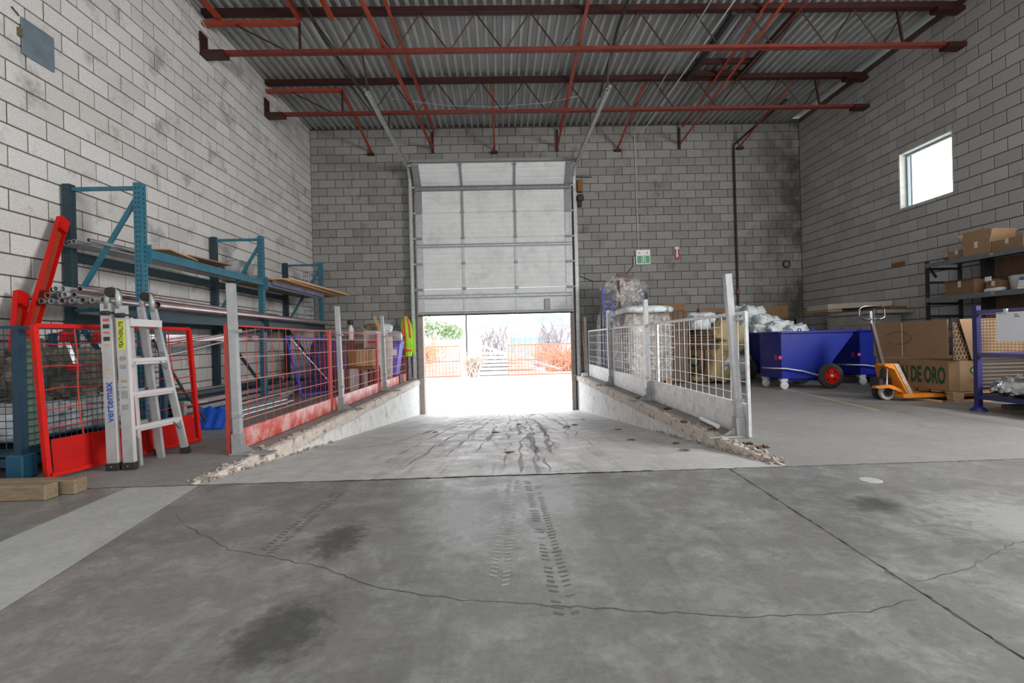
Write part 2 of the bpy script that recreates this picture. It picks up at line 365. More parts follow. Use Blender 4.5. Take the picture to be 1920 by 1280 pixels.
m_purple = mat('blue_purple_steel', (.015, .015, .12), .45, var=.2)
m_kraft = mat('kraft_cardboard', (.265, .168, .098), .85, var=.08, scale=7, spec=.2)
m_kraft_d = mat('brown_cardboard', (.19, .108, .056), .88, var=.1, scale=7, spec=.2)
m_kraft_l = mat('pale_cardboard', (.50, .35, .22), .85, var=.08, scale=7, spec=.2)
m_tape = mat('pale_tape', (.58, .50, .40), .35, var=.05)
m_green = mat('dark_green_print', (.01, .07, .025), .8, var=.05)
m_wood = mat('pallet_wood', (.36, .22, .12), .8, var=.25, scale=9, stretch=(1, 6, 6), bump=.2)
m_wood_l = mat('fresh_plywood', (.56, .33, .17), .7, var=.2, scale=9, stretch=(6, 1, 6))
m_timber = mat('weathered_timber', (.21, .155, .10), .85, var=.3, scale=12, stretch=(1, 8, 8), bump=.4, dirt_shade=(.09, .06, .04), dscale=6)
m_rubber = mat('black_rubber', (.018, .018, .018), .75, var=.15)
m_tyre = mat('dark_tyre', (.032, .034, .03), .8, var=.2, bump=.3)
m_nylon = mat('grey_nylon', (.42, .43, .43), .45, var=.15)
m_orange = mat('orange_jack_paint', (.62, .21, .018), .42, var=.15, scale=10, dirt_shade=(.25, .1, .03), dirt_shade_at=(.58, .75), dscale=12)
m_chrome = mat('chrome', (.22, .21, .21), .15, 1, var=.03)
m_white = mat('white_plastic', (.78, .79, .80), .5, var=.05)
m_bag = mat('white_sack_cloth', (.60, .64, .66), .55, var=.2, scale=12, dirt_shade=(.14, .17, .19), dirt_shade_at=(.54, .66), dscale=11)  # dark blotches put the shade of the creases into the colour
m_sack = mat('kraft_paper_sack', (.33, .25, .125), .8, var=.12, scale=7)
m_grey_bag = mat('grey_plastic_bag', (.33, .35, .36), .3, var=.2, scale=9)
m_foil = mat('silver_foil', (.7, .71, .72), .16, 1, var=.3, scale=14, bump=1.0, bscale=22)
m_paper = mat('white_paper', (.66, .67, .72), .7, var=.03)
m_ink = mat('dark_ink', (.03, .03, .04), .8, var=.05)
m_shelf = mat('grey_shelf_steel', (.14, .165, .17), .45, .3, var=.15, scale=9)
m_shelf_d = mat('dark_shelf_steel', (.022, .024, .025), .5, .2, var=.15)
m_vest = mat('lime_safety_cloth', (.42, .85, .03), .7, var=.1)
m_vest_o = mat('orange_safety_tape', (.85, .12, .04), .6, var=.1)
m_tarp = mat('crumpled_brown_tarp', (.19, .155, .11), .85, var=.5, scale=9, bump=1.0, bscale=12, dirt_shade=(.05, .045, .035), dirt_shade_at=(.48, .62), dscale=5)  # dark blotches add painted contrast so the sheet reads as crumpled
m_grime = mat('dark_grime', (.06, .058, .055), .85, var=.25, scale=30)
m_film = film_mat('clear_stretch_film', (.62, .61, .59), .42)
m_film_t = film_mat('thin_stretch_film', (.66, .66, .65), .2)
m_glass = bpy.data.materials.new('window_glass'); _n, _a, _l, _b = nodes(m_glass)
_b.inputs['Transmission Weight'].default_value = 1; _b.inputs['Roughness'].default_value = 0; _b.inputs['IOR'].default_value = 1.1; _b.inputs['Base Color'].default_value = (1, 1, 1, 1)

# ------------------------------------------------------------------ block walls
def proj(p):
    d = Vector(p) - Vector((0, 0, .87)); z = d.dot(_fw)
    if z < .1: return None
    return 960 + 925.32 * d.dot(_rt) / z, 640 - 925.32 * d.dot(_up) / z, z
def block_layout(a0, a1, z_line, z0, z1, j_even, holes):
    """running bond: rows of (a, b, z, z') with 0.2 m courses; j_even(row) gives the joint offset"""
    out = []; n0 = math.floor((z0 - z_line) / .2)
    for r in range(n0, n0 + int((z1 - z0) / .2) + 3):
        za, zb = max(z0, z_line + r * .2), min(z1, z_line + (r + 1) * .2)
        if zb - za < .02: continue
        off = j_even(r); k = math.floor((a0 - off) / .4)
        while off + k * .4 < a1:
            xa, xb = max(a0, off + k * .4), min(a1, off + k * .4 + .4); k += 1
            if xb - xa < .02: continue
            rs = [(xa, xb, za, zb)]
            for (h0, h1, v0, v1) in holes:
                new = []
                for (a, b, c, d) in rs:
                    if b <= h0 or a >= h1 or d <= v0 or c >= v1: new.append((a, b, c, d)); continue
                    if a < h0: new.append((a, h0, c, d))
                    if b > h1: new.append((h1, b, c, d))
                    lo, hi = max(a, h0), min(b, h1)
                    if c < v0: new.append((lo, hi, c, v0))
                    if d > v1: new.append((lo, hi, v1, d))
                rs = new
            out += [q for q in rs if q[1] - q[0] > .03 and q[3] - q[2] > .03]
    return out
def block_verts(a, b, c, d, place, jit=0):
    g = .0068; e = .004; t = .010 + jit
    q = [(a + g, c + g), (b - g, c + g), (b - g, d - g), (a + g, d - g)]; q2 = [(a + g + e, c + g + e), (b - g - e, c + g + e), (b - g - e, d - g - e), (a + g + e, d - g - e)]
    vs = [place(u, w, 0) for u, w in q] + [place(u, w, t - e) for u, w in q] + [place(u, w, t) for u, w in q2]
    fs = [(8, 9, 10, 11)] + [(i, (i + 1) % 4, 4 + (i + 1) % 4, 4 + i) for i in range(4)] + [(4 + i, 4 + (i + 1) % 4, 8 + (i + 1) % 4, 8 + i) for i in range(4)]
    return vs, fs
def lay_blocks(wall, rects, place, m, single=True):
    rng = random.Random(5); cand = []
    for i, (a, b, c, d) in enumerate(rects):
        if not single: break
        p = proj(place((a + b) / 2, (c + d) / 2, 0))
        if p and -10 < p[0] < 1930 and -5 < p[1] < 1200 and abs(b - a - .4) < .001 and abs(d - c - .2) < .001: cand.append((p[2], i))
    cand.sort(); pick = set(i for _, i in cand[:298]); me = None
    rest = M()
    for i, (a, b, c, d) in enumerate(rects):
        if i in pick:
            o0 = Vector(place(a, c, 0))
            if me is None:
                vs, fs = block_verts(a, b, c, d, place); mm = M(o0); mm._add(vs, fs); me = mm.mesh('block', m)
            o = bpy.data.objects.new('block', me); COL.objects.link(o); o.parent = wall; o.location = o0 + (Vector(place(a, c, rng.uniform(0, .003))) - o0)
        else:
            vs, fs = block_verts(a, b, c, d, place, rng.uniform(0, .003)); rest._add(vs, fs)
    if rest.v: rest.build('blocks', m, wall, kind='stuff')
T = .009
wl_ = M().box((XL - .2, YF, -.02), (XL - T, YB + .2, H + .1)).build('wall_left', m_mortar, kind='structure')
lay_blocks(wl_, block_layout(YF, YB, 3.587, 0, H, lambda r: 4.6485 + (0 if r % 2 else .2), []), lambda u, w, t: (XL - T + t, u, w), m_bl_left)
DX0, DX1, DZ = -2.02, 1.84, 4.55
wb_ = M()
wb_.box((XL - .2, YB + T, -1.2), (DX0, YB + .25, H + .1)).box((DX1, YB + T, -1.2), (XR + .2, YB + .25, H + .1)).box((DX0, YB + T, DZ), (DX1, YB + .25, H + .1))
wb_ = wb_.build('wall_back', m_mortar_d, kind='structure')
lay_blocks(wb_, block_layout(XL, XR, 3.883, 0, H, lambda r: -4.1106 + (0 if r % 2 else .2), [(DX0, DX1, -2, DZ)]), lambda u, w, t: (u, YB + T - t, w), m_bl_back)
WY0, WY1, WZ0, WZ1 = 7.955, 9.04, 3.14, 4.16
wr_ = M()
for (y0, y1, z0, z1) in ((YF, WY0, -.02, H + .1), (WY1, YB + .2, -.02, H + .1), (WY0, WY1, -.02, WZ0), (WY0, WY1, WZ1, H + .1)): wr_.box((XR + T, y0, z0), (XR + .25, y1, z1))
wr_ = wr_.build('wall_right', m_mortar_d, kind='structure')
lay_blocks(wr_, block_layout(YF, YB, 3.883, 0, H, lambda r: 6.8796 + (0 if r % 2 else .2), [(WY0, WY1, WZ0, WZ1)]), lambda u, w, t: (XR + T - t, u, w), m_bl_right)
wf_ = M().box((XL - .2, YF - .2, -.02), (XR + .25, YF, H + .1)).build('wall_front', m_bl_left, kind='structure')

# ------------------------------------------------------------------ floor slabs, dock sides, ramp
g = .004
fl = M().box((XL - .2, YF, -.35), (XR + .2, RY0, -.16)).box((XL - .2, RY0, -1.2), (RX0 - .02, YB + .25, -.16)).box((RX1 + .02, RY0, -1.2), (XR + .2, YB + .25, -.16)).build('floor', m_grime, kind='structure')
def slab(poly, m, lab=None): return M().prism(poly, 2, -.16, 0).build('floor_slab', m, fl, label=lab)
jx = lambda y: 1.356 + (y - 1.268) * .0619        # long joint right of the camera
slab([(-1.95 + g, RY0 - g), (-.52 + g, YF), (jx(YF) - g, YF), (jx(RY0) - g, RY0 - g)], m_conc)
slab([(jx(YF) + g, YF), (XR, YF), (XR, RY0 + .01 - g), (jx(RY0) + g, RY0 - g)], m_conc)
slab([(-2.40, RY0 - g), (-1.76, YF), (-.52 - g, YF), (-1.95 - g, RY0 - g)], m_conc_pale, 'paler grey poured concrete strip')
slab([(XL, RY0 - g), (XL, YF), (-1.77 - g, YF), (-2.41 - g, RY0 - g)], m_conc)
slab([(XL, RY0 + g), (RX0, RY0 + g), (RX0, YB), (XL, YB)], m_conc_side)
slab([(RX1, RY0 + g), (4.55, RY0 + g), (4.55, YB), (RX1, YB)], m_conc_side)
slab([(4.556, RY0 + g), (XR, RY0 + g), (XR, YB), (4.556, YB)], m_conc_side)
M().prism([(RY0 + g, 0), (YB, RZ), (YB + .25, RZ), (YB + .25, -1.3), (RY0 + g, -1.3)], 0, RX0, RX1).build('ramp', m_conc_ramp, kind='structure')
# white painted retaining walls with the broken nosing on top
for sx, nm in ((-1, 'left'), (1, 'right')):
    x = RX0 if sx < 0 else RX1
    inn = x - sx * .012
    w = M().prism([(RY0 + .6, ramp_z(RY0 + .6)), (YB, 0 - .001), (YB, RZ - .05), (RY0 + .6, ramp_z(RY0 + .6) - .05)][::1], 0, *sorted((x + sx * .01, inn)))
    w = M().prism([(RY0 + .5, -.003), (YB - .0, -.003), (YB - .0, RZ - .02), (RY0 + .5, ramp_z(RY0 + .5) - .02)], 0, *sorted((x + sx * .012, inn)))
    wo = w.build('wall_ramp_' + nm, m_white_conc, kind='structure')
    def nose(u, v, x=x, sx=sx):
        y = RY0 + .02 + u * (YB - RY0 - .03); dep = min(.125, -ramp_z(y) + .02) * (1 + .18 * noise.noise((y * 1.3, sx * 4, 1)))
        # profile round the edge: from top inside, over the nose, down the face, back to the wall
        prof = [(.055, .002), (.02, .005), (-.02, .002), (-.034, -.015), (-.036, -.6), (-.03, -.92), (-.005, -1.0)]
        k = v * (len(prof) - 1); i = min(int(k), len(prof) - 2); f = k - i
        px = prof[i][0] * (1 - f) + prof[i + 1][0] * f; pz = prof[i][1] * (1 - f) + prof[i + 1][1] * f
        if pz < -.01: pz *= dep
        tp = min(1, max(0, (y - RY0) / 1.6)); px *= .2 + .8 * tp; pz = min(pz, .004) if tp < 1 else pz
        n1 = noise.noise((y * 9, v * 5, sx * 3)); n2 = noise.noise((y * 31, v * 9, sx * 2)); n3 = noise.noise((y * 4.1, 0, sx * 9))
        q = 1 if 0 < v < 1 else .2
        return (x + sx * (px + q * (.006 * n1 + .004 * n2) * (3.2 if y < 4.4 else 1.6 if y < 5.5 else 1) + (.02 * max(0, n3 - .25) if v > .2 else 0)), y, pz + q * (.004 * n2 + .004 * n1) - (.012 * max(0, n3) if .2 < v < .5 else 0))
    M().grid(nose, 240, 13).build('broken_edge', m_lip, wo, label='chipped and spalled pinkish concrete nosing')
m_rub = mat('broken_concrete', (.30, .26, .22), .9, var=.3)
for sx, nm in ((-1, 'left'), (1, 'right')):
    rg = random.Random(31 + sx); mb = M(); x0 = RX0 if sx < 0 else RX1
    for i in range(170):
        y = RY0 + .1 + rg.random() ** 1.4 * 2.6; x = x0 + sx * rg.gauss(.0, .035) ; z = (0 if (x - x0) * sx > 0 else ramp_z(y)); q = rg.uniform(.006, .02)
        mb.x = Matrix.Translation((x, y, z + q * .4)) @ Matrix.Rotation(rg.uniform(0, 3), 4, Vector((rg.random(), rg.random(), 1)).normalized()); mb.box((-q, -q * .7, -q * .5), (q, q * .7, q * .5))
    mb.x = None; tag(mb.build('concrete_rubble', m_rub), 'small broken concrete crumbs along the start of the %s ramp edge' % nm, 'rubble', kind='stuff')
# cracks and marks on the floor (thin dark flats lying on the slabs)
def crack(pts, w0, name='crack'):
    rng = random.Random(len(pts)); P = []
    for (a, b) in zip(pts, pts[1:]):
        a = Vector((*a, 0)); b = Vector((*b, 0)); n = max(2, int((b - a).length / .035))
        for i in range(n): P.append(a.lerp(b, i / n) + Vector((rng.gauss(0, .0045), rng.gauss(0, .0045), 0)))
    mb = M(); vs = []; fs = []
    for i, p in enumerate(P):
        d = (P[min(i + 1, len(P) - 1)] - P[max(i - 1, 0)]).normalized(); nn = Vector((-d.y, d.x, 0)) * w0 * rng.uniform(.35, 1) / 2
        vs += [p + nn + Vector((0, 0, .0008)), p - nn + Vector((0, 0, .0008))]
        if i: k = 2 * i; fs.append((k - 2, k - 1, k + 1, k))
    mb._add(vs, fs); return mb.build(name, m_grime, fl)
crack([(-1.57, 2.47), (-1.2, 2.16), (-.95, 2.06), (-.74, 1.97), (-.48, 1.78), (-.22, 1.69), (.02, 1.64), (.31, 1.58), (.74, 1.51), (1.12, 1.51), (1.29, 1.56), (1.36, 1.57)], .0055)
crack([(1.43, 1.69), (1.69, 1.76), (1.87, 1.86), (2.13, 1.98), (2.9, 2.05)], .0045)
crack([(-1.75, 2.66), (-1.57, 2.47)], .002)
m_mark = mat('tyre_rubber_mark', (.105, .104, .10), .6, var=.2, scale=25)
m_mark_l = mat('pale_dust_mark', (.30, .30, .295), .6, var=.2, scale=25)
def treads(x0, y0, x1, y1, w, n, m, slant=.3):
    mb = M(); a = Vector((x0, y0, 0)); b = Vector((x1, y1, 0)); d = (b - a).normalized(); s_ = Vector((-d.y, d.x, 0)); rng = random.Random(int(x0 * 99) + n)
    for i in range(n):
        c = a.lerp(b, (i + .5) / n)
        for sg in (-1, 1):
            if rng.random() < .22: continue
            p = c + s_ * sg * w * .27 + Vector((0, 0, .001)); L = s_ * w * .2 * rng.uniform(.6, 1) + d * sg * slant * w * .2; t = d * (b - a).length / n * .2 * rng.uniform(.6, 1)
            mb._add([p - L - t, p + L - t, p + L + t, p - L + t], [(0, 1, 2, 3)])
    return mb.build('tyre_mark', m, fl, kind='stuff')
treads(-1.02, 2.1, -.98, 2.95, .09, 26, m_mark)
treads(.19, 1.55, .17, 3.1, .10, 44, m_mark)
treads(-.03, 1.75, .06, 3.1, .09, 40, m_mark_l)
def soft_mat(name, col, amax):
    m = bpy.data.materials.new(name); nt, n, l, b = nodes(m); b.inputs['Base Color'].default_value = (*col, 1); b.inputs['Roughness'].default_value = .55
    tcn = n.new('ShaderNodeTexCoord'); sb_ = n.new('ShaderNodeVectorMath'); sb_.operation = 'SUBTRACT'; sb_.inputs[1].default_value = (.5, .5, 0); l.new(tcn.outputs['Generated'], sb_.inputs[0])
    ml = n.new('ShaderNodeVectorMath'); ml.operation = 'MULTIPLY'; ml.inputs[1].default_value = (1, 1, 0); l.new(sb_.outputs[0], ml.inputs[0]); ln = n.new('ShaderNodeVectorMath'); ln.operation = 'LENGTH'; l.new(ml.outputs[0], ln.inputs[0])
    gg = n.new('ShaderNodeNewGeometry'); t_ = n.new('ShaderNodeTexNoise'); t_.inputs['Scale'].default_value = 14; t_.inputs['Detail'].default_value = 9; t_.inputs['Roughness'].default_value = .75; l.new(gg.outputs['Position'], t_.inputs['Vector'])
    ad_ = n.new('ShaderNodeMath'); ad_.operation = 'SUBTRACT'; l.new(t_.outputs['Fac'], ad_.inputs[0]); l.new(ln.outputs['Value'], ad_.inputs[1])
    mr_ = n.new('ShaderNodeMapRange'); mr_.inputs['From Min'].default_value = .05; mr_.inputs['From Max'].default_value = .34; mr_.inputs['To Max'].default_value = amax; l.new(ad_.outputs[0], mr_.inputs['Value']); l.new(mr_.outputs['Result'], b.inputs['Alpha'])
    return m
def patch(pts, m, name='floor_stain'):
    rng = random.Random(3); P = []
    for i in range(len(pts)):
        a = Vector((*pts[i], .0007)); b = Vector((*pts[(i + 1) % len(pts)], .0007))
        for k in range(6): P.append(a.lerp(b, k / 6) + Vector((rng.gauss(0, .008), rng.gauss(0, .008), 0)))
    return M()._add(P, [tuple(range(len(P)))]).build(name, m, fl)
m_stain = soft_mat('dark_floor_stain', (.075, .075, .072), .55); m_dust = soft_mat('pale_dust_film', (.46, .47, .47), .5)
patch([(-.86, 1.98), (-.62, 1.98), (-.60, 2.12), (-.62, 2.48), (-.84, 2.48), (-.90, 2.2)], m_stain)
patch([(-.88, 1.30), (-.70, 1.28), (-.52, 1.45), (-.52, 1.74), (-.72, 1.76), (-.86, 1.6)], m_stain)
patch([(.08, 1.9), (.20, 1.9), (.20, 2.6), (.08, 2.6)], m_dust, 'pale_patch')
patch([(-.5, 2.0), (.05, 1.9), (.05, 3.1), (-.45, 3.1)], m_dust, 'pale_patch')
patch([(.1, 2.2), (.5, 2.3), (.45, 3.15), (.0, 3.15)], m_dust, 'pale_patch')
patch([(1.75, 1.7), (2.6, 1.6), (3.0, 2.6), (1.9, 2.7)], m_dust, 'pale_patch')
patch([(1.5, 1.2), (1.8, 1.2), (1.9, 1.7), (1.5, 1.7)], m_dust, 'pale_patch')
patch([(1.7, 2.3), (2.05, 2.3), (2.0, 2.6), (1.75, 2.6)], m_stain)
def joint(pts, w, par=None):
    c_ = crack(pts, w, 'joint_filler'); return c_
joint([(-3.9, 3.215), (-2.4, 3.205), (-1.2, 3.198), (0, 3.2), (1.46, 3.202), (3.6, 3.205), (6.5, 3.205)], .020)
joint([(-1.1, 3.19), (-.2, 3.2), (.6, 3.2), (1.0, 3.205)], .03)
joint([(1.47, 3.19), (1.36, 1.3), (1.30, .4)], .008)
m_rs = mat('ramp_tyre_mark', (.235, .23, .225), .7, var=.35, scale=16)
rampo = bpy.data.objects['ramp']
def streak(x0, y0, x1, y1, w, bend, seed):
    rg = random.Random(seed); mb = M(); vs = []; fs = []; n = 70
    for i in range(n + 1):
        t_ = i / n; y = y0 + (y1 - y0) * t_; x = x0 + (x1 - x0) * t_ ** 1.6 + bend * math.sin(t_ * math.pi) + .035 * noise.noise((y * 1.7, seed, 0)) * 2; ww = w * max(0, .25 + noise.noise((y * 2.6, seed * 3.3, 4)) * 1.3 + .3) * math.sin(math.pi * min(1, max(0, t_ * .98 + .01))) ** .4 / 2
        z = ramp_z(y) + .0012; vs += [(x - ww, y, z), (x + ww, y, z)]
        if i: k = 2 * i; fs.append((k - 2, k - 1, k + 1, k))
    mb._add(vs, fs); mb.build('tyre_mark', m_rs, rampo)
for q in ((-.25, 11.5, -.95, 3.9, .05, -.25, 1), (-.1, 11.3, -.75, 3.6, .04, -.2, 2), (.0, 11.6, -.5, 4.2, .05, -.12, 3), (-.4, 11.2, -1.2, 5.2, .05, -.2, 4), (.25, 11.5, .12, 3.3, .05, .03, 5), (.36, 11.3, .24, 3.4, .06, .08, 6), (.45, 11.4, .42, 4.0, .05, .1, 7), (.15, 11.0, .0, 3.5, .035, .0, 8), (.75, 11.4, .85, 4.6, .05, .1, 9), (1.0, 11.2, .7, 5.5, .04, .15, 10), (.55, 9.0, .3, 3.3, .07, .06, 11), (-.15, 8.0, -.25, 4.4, .06, .05, 12), (-.5, 9.5, -1.4, 5.0, .035, -.1, 13), (.3, 7.5, .22, 3.25, .09, .03, 14)): streak(*q)
m_yel = mat('worn_yellow_line', (.36, .33, .2), .7, var=.3, scale=30)
M()._add([(4.13, 5.36, .001), (4.19, 5.36, .001), (4.60, 8.3, .001), (4.54, 8.3, .001)], [(0, 1, 2, 3)]).build('painted_line', m_yel, fl)
M().lathe([(.06, 0), (.06, .002), (.052, .004)], (2.15, 2.85, 0), n=20).build('floor_plug', m_conc_pale, fl)

# ------------------------------------------------------------------ roof: deck, joists, bridging
ce = M().box((XL - .2, YF - .2, H + .16), (XR + .25, YB + .25, H + .22)).build('ceiling', m_deck, kind='structure')
p0 = XL; k = 0
sheet_me = None
while p0 < XR - .01:
    if sheet_me is None:
        prof = []
        for i in range(6):
            x = i * .15; prof += [(x, 0), (x + .045, 0), (x + .058, .055), (x + .137, .055)]
        prof.append((.9, 0)); vs = []; fs = []
        for (x, z) in prof: vs += [(x, YF, z), (x, YB, z)]
        for i in range(len(prof) - 1): fs.append((2 * i, 2 * i + 1, 2 * i + 3, 2 * i + 2))
        mb = M(); mb._add(vs, fs); sheet_me = mb.mesh('deck_sheet', m_deck)
    o = bpy.data.objects.new('deck_sheet', sheet_me); COL.objects.link(o); o.parent = ce; o.location = (p0, 0, H + .002 + (k % 2) * .002); p0 += .9; k += 1
    if p0 + .9 > XR + .6: break
ZT, ZBC = 6.055, 5.43
def make_joist():
    t = thing('roof_joist', 'x', 'joist', (0, 0, 0))
    M().box((XL + .02, -.055, ZT - .045), (XR - .02, -.006, ZT + .045)).box((XL + .02, .006, ZT - .045), (XR - .02, .055, ZT + .045)).build('top_chord', m_joist, t)
    M().box((XL + .1, -.05, ZBC - .025), (XR - .12, -.006, ZBC + .025)).box((XL + .1, .006, ZBC - .025), (XR - .12, .05, ZBC + .025)).build('bottom_chord', m_joist_b, t)
    M().box((XL + .02, -.05, 5.865), (-3.0, .05, 5.915)).build('seat_angle', m_brace, t, label='orange angle under the left end of the top chord')
    M().box((XL + .0, -.09, ZBC - .06), (XL + .36, .09, ZBC + .015)).box((XL, -.09, ZBC - .06), (XL + .03, .09, ZBC + .3)).build('wall_bracket', m_joist, t)
    M().box((XR - .3, -.09, ZBC - .06), (XR, .09, ZBC + .01)).build('wall_bracket', m_joist, t)
    M().box((XR - .45, -.08, ZT - .1), (XR, .08, ZT - .04)).build('bearing_seat', m_joist, t)
    def rod(a, b): M().tube([(a, 0, ZT - .03), (b, 0, ZBC + .01)], .011, 6).build('web_rod', m_joist, t)
    M().tube([(-4.0, 0, 5.88), (-3.15, 0, ZBC)], .012, 6).build('web_rod', m_joist, t)
    M().bar((-3.0, 0, 5.9), (-3.0, 0, ZBC), .03, .03).build('web_rod', m_joist, t)
    x = -2.85
    for i in range(11):
        rod(x, x + .42); 
        if i < 11: rod(x + .86, x + .46)
        x += .86
    M().bar((6.45, 0, ZT), (6.55, 0, ZBC), .03, .03).build('web_rod', m_joist, t)
    M().tube([(7.3, 0, ZT - .05), (6.6, 0, ZBC)], .012, 6).build('web_rod', m_joist, t)
    return t
j1 = make_joist(); j1.location = (0, 7.74, 0); j1['label'] = 'nearer red steel roof joist, its bottom chord crossing above the door tracks'; j1['group'] = 'red steel roof joists'
copy_tree(j1, (0, 9.8, 0), label='farther red steel roof joist, second from the door wall')
copy_tree(j1, (0, 5.68, 0), label='red steel roof joist overhead, just above the top of the view')
def brace(name, p, q, label, m=m_brace, w=.045):
    p = Vector(p); q = Vector(q); o = p.copy()
    mb = M(o); mb.bar(p, q, w, .008); mb.bar(p + Vector((w / 2, 0, w / 2)), q + Vector((w / 2, 0, w / 2)), .008, w)
    return tag(mb.build(name, m), label, 'brace', 'red bridging angles of the roof')
for x0, x1, n in ((-1.80, -1.53, 'left of the door track'), (1.27, 1.5, 'above the right door track'), (3.95, 4.5, 'right of the right door track')):
    brace('bridging_angle', (x0, 5.6, 5.45), (x1, YB - .02, 5.57), 'low red bridging angle running to the door wall, ' + n)
    brace('bridging_angle', (x0 + .15, 5.6, 5.985), (x1 + .05, 11.9, 5.97), 'high red bridging angle running to the door wall, ' + n)
    tag(M((x1, YB - .05, 5.5)).bar((x1, YB - .05, 5.99), (x1, YB - .05, 5.47), .05, .05).build('wall_strut', m_joist), 'short dark upright strut on the door wall, ' + n, 'strut')
for i, (x, n) in enumerate(((-3.02, 'leftmost of four, left of the left door track'), (-.04, 'above the middle of the door'), (2.98, 'between the exit sign conduit and the door'), (6.0, 'rightmost of four, near the right corner'))):
    brace('diagonal_brace', (x, 9.82, 5.93), (x, YB - .04, 5.52), 'red diagonal brace at the door wall, ' + n)
    tag(M((x, YB, 5.46)).box((x - .08, YB - .1, 5.44), (x + .08, YB, 5.49)).build('brace_plate', m_joist), 'dark plate under the brace ' + n, 'plate')
for x, n in ((-4.22, 'nearest the left wall'), (-3.0, 'second from the left wall'), (-2.5, 'third from the left wall')):
    brace('bridging_angle', (x, 5.7, 5.93), (x, 7.74, 5.93), 'orange bridging angle ending at the nearer joist, ' + n, m_brace, .06)
# roof opening frame, hung conduits
t = thing('roof_opening_frame', 'dark steel trimmer frame of a roof opening between the two joists, right side', 'frame', (4.35, 9, 6.0))
for x in (3.84, 4.86): M((4.35, 9, 6.0)).box((x - .035, 7.76, 5.96), (x + .035, 9.78, 6.03)).build('side_angle', m_black, t)
for y in (9.2, 9.62): M((4.35, 9, 6.0)).box((3.80, y - .03, 5.99), (4.92, y + .03, 6.08)).build('cross_angle', m_joist, t)
def conduit(pts, r, m, label, name='conduit', cat='conduit', n=8): return tag(M(pts[0]).tube(pts, r, n).build(name, m, smooth=40), label, cat)
conduit([(3.22, 3, 5.86), (3.3, YB - .05, 5.86), (3.40, YB - .03, 5.78), (3.43, YB - .03, 3.02)], .012, m_galv, 'thin grey conduit along the deck and down the wall to the exit sign')
conduit([(3.66, 3, 5.86), (3.56, YB - .06, 5.86)], .010, m_white, 'thin white conduit hung under the deck, right of the exit sign conduit')
conduit([(4.75, 3, 5.85), (4.72, 9.9, 5.85)], .010, m_brace, 'thin red rod running under the deck beside the roof opening')
conduit([(6.35, 10.6, 5.98), (5.84, YB - .08, 5.55), (5.84, YB - .05, 5.3), (5.86, YB - .05, 1.9), (5.86, YB - .05, 1.32)], .027, m_black, 'dark iron drain pipe down the door wall at right', 'drain_pipe', 'pipe')
tag(M((5.93, YB, 2)).lathe([(.045, -.05), (.045, .05)], (5.86, YB - .05, 1.95)).build('pipe_coupling', mat('rusty_iron', (.22, .09, .04), .8)), 'rusty coupling on the dark drain pipe', 'coupling')
conduit([(-2.77, 3, 5.9), (-2.77, 8.1, 5.9), (-2.2, 9.4, 5.2)], .026, m_black, 'black pipe under the deck bending down to the left door track', 'sway_pipe', 'pipe')
conduit([(2.02, 3, 5.9), (2.02, 7.9, 5.88), (1.92, 9.0, 5.3)], .026, m_black, 'black pipe under the deck bending down to the right door track', 'sway_pipe', 'pipe')
_c = [(-4.3 + i * .46 * .5, 7.9 + i * .2, 5.5 - .25 * math.sin(i / 16 * math.pi)) for i in range(17)]
conduit([(-2.0, 9.6, 5.62), (-1.0, 9.7, 5.52), (0, 9.75, 5.5), (1, 9.78, 5.58), (1.7, 9.8, 5.72)], .006, m_galv_d, 'thin grey cable sagging below the farther joist', 'cable', 'cable')
conduit([(-4.1, 5.6, 5.9), (-4.3, 8.0, 5.55), (-4.36, 10.2, 5.72), (-4.4, 11.9, 5.98)], .008, m_galv, 'thin pale cable along the left wall just under the deck', 'cable', 'cable')

# ------------------------------------------------------------------ sectional door
o = (-.09, 11.9, 1.55)
door = thing('door_1', 'white ribbed overhead door, half raised over the loading ramp', 'door', o); door['kind'] = 'structure'
LX0, LX1 = -1.96, 1.78
def panel_mesh(h):
    prof = []; n = 5
    for i in range(n):
        a = i * h / n; prof += [(0, a + .006), (0, a + h / n - .022), (.007, a + h / n - .014), (.007, a + h / n - .004)]
    vs = []; fs = []
    for (y, z) in prof: vs += [(LX0 - o[0], y - .025, z), (LX1 - o[0], y - .025, z)]
    for i in range(len(prof) - 1): fs.append((2 * i, 2 * i + 1, 2 * i + 3, 2 * i + 2))
    mb = M(); mb._add(vs, fs); mb.box((LX0 - o[0], -.015, .004), (LX1 - o[0], .025, h - .002)); return mb
pm = panel_mesh(.61).mesh('door_panel', m_door)
def section(z, y, rx):
    q = bpy.data.objects.new('door_panel', pm); COL.objects.link(q); q.parent = door; q.location = (0, y, z); q.rotation_euler = (rx, 0, 0); return q
st_me = hin_me = end_me = None
for i in range(6):
    z = i * .61; rx = 0; y = 0
    if i == 5: rx = R(47)
    P = section(z, y, rx)
    for x in (-.74 - .10, .50 - .08):
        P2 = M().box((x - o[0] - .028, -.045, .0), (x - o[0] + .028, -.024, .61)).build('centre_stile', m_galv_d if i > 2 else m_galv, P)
        M().bbox((x - o[0] - .04, -.07, .575), (x - o[0] + .04, -.045, .64), .008).build('hinge', m_galv_d, P)
    for x in (LX0 + .01, LX1 - .16):
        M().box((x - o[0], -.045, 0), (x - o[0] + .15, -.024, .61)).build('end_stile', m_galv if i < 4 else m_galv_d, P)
        M().bbox((x - o[0] + .01, -.08, .57), (x - o[0] + .13, -.045, .625), .008).build('hinge', m_galv_d, P)
        M().tube([(x - o[0] + (.0 if x < 0 else .15), -.06, .6), (x - o[0] + (-.09 if x < 0 else .24), -.06, .6)], .022, 10).build('roller', m_nylon, P)
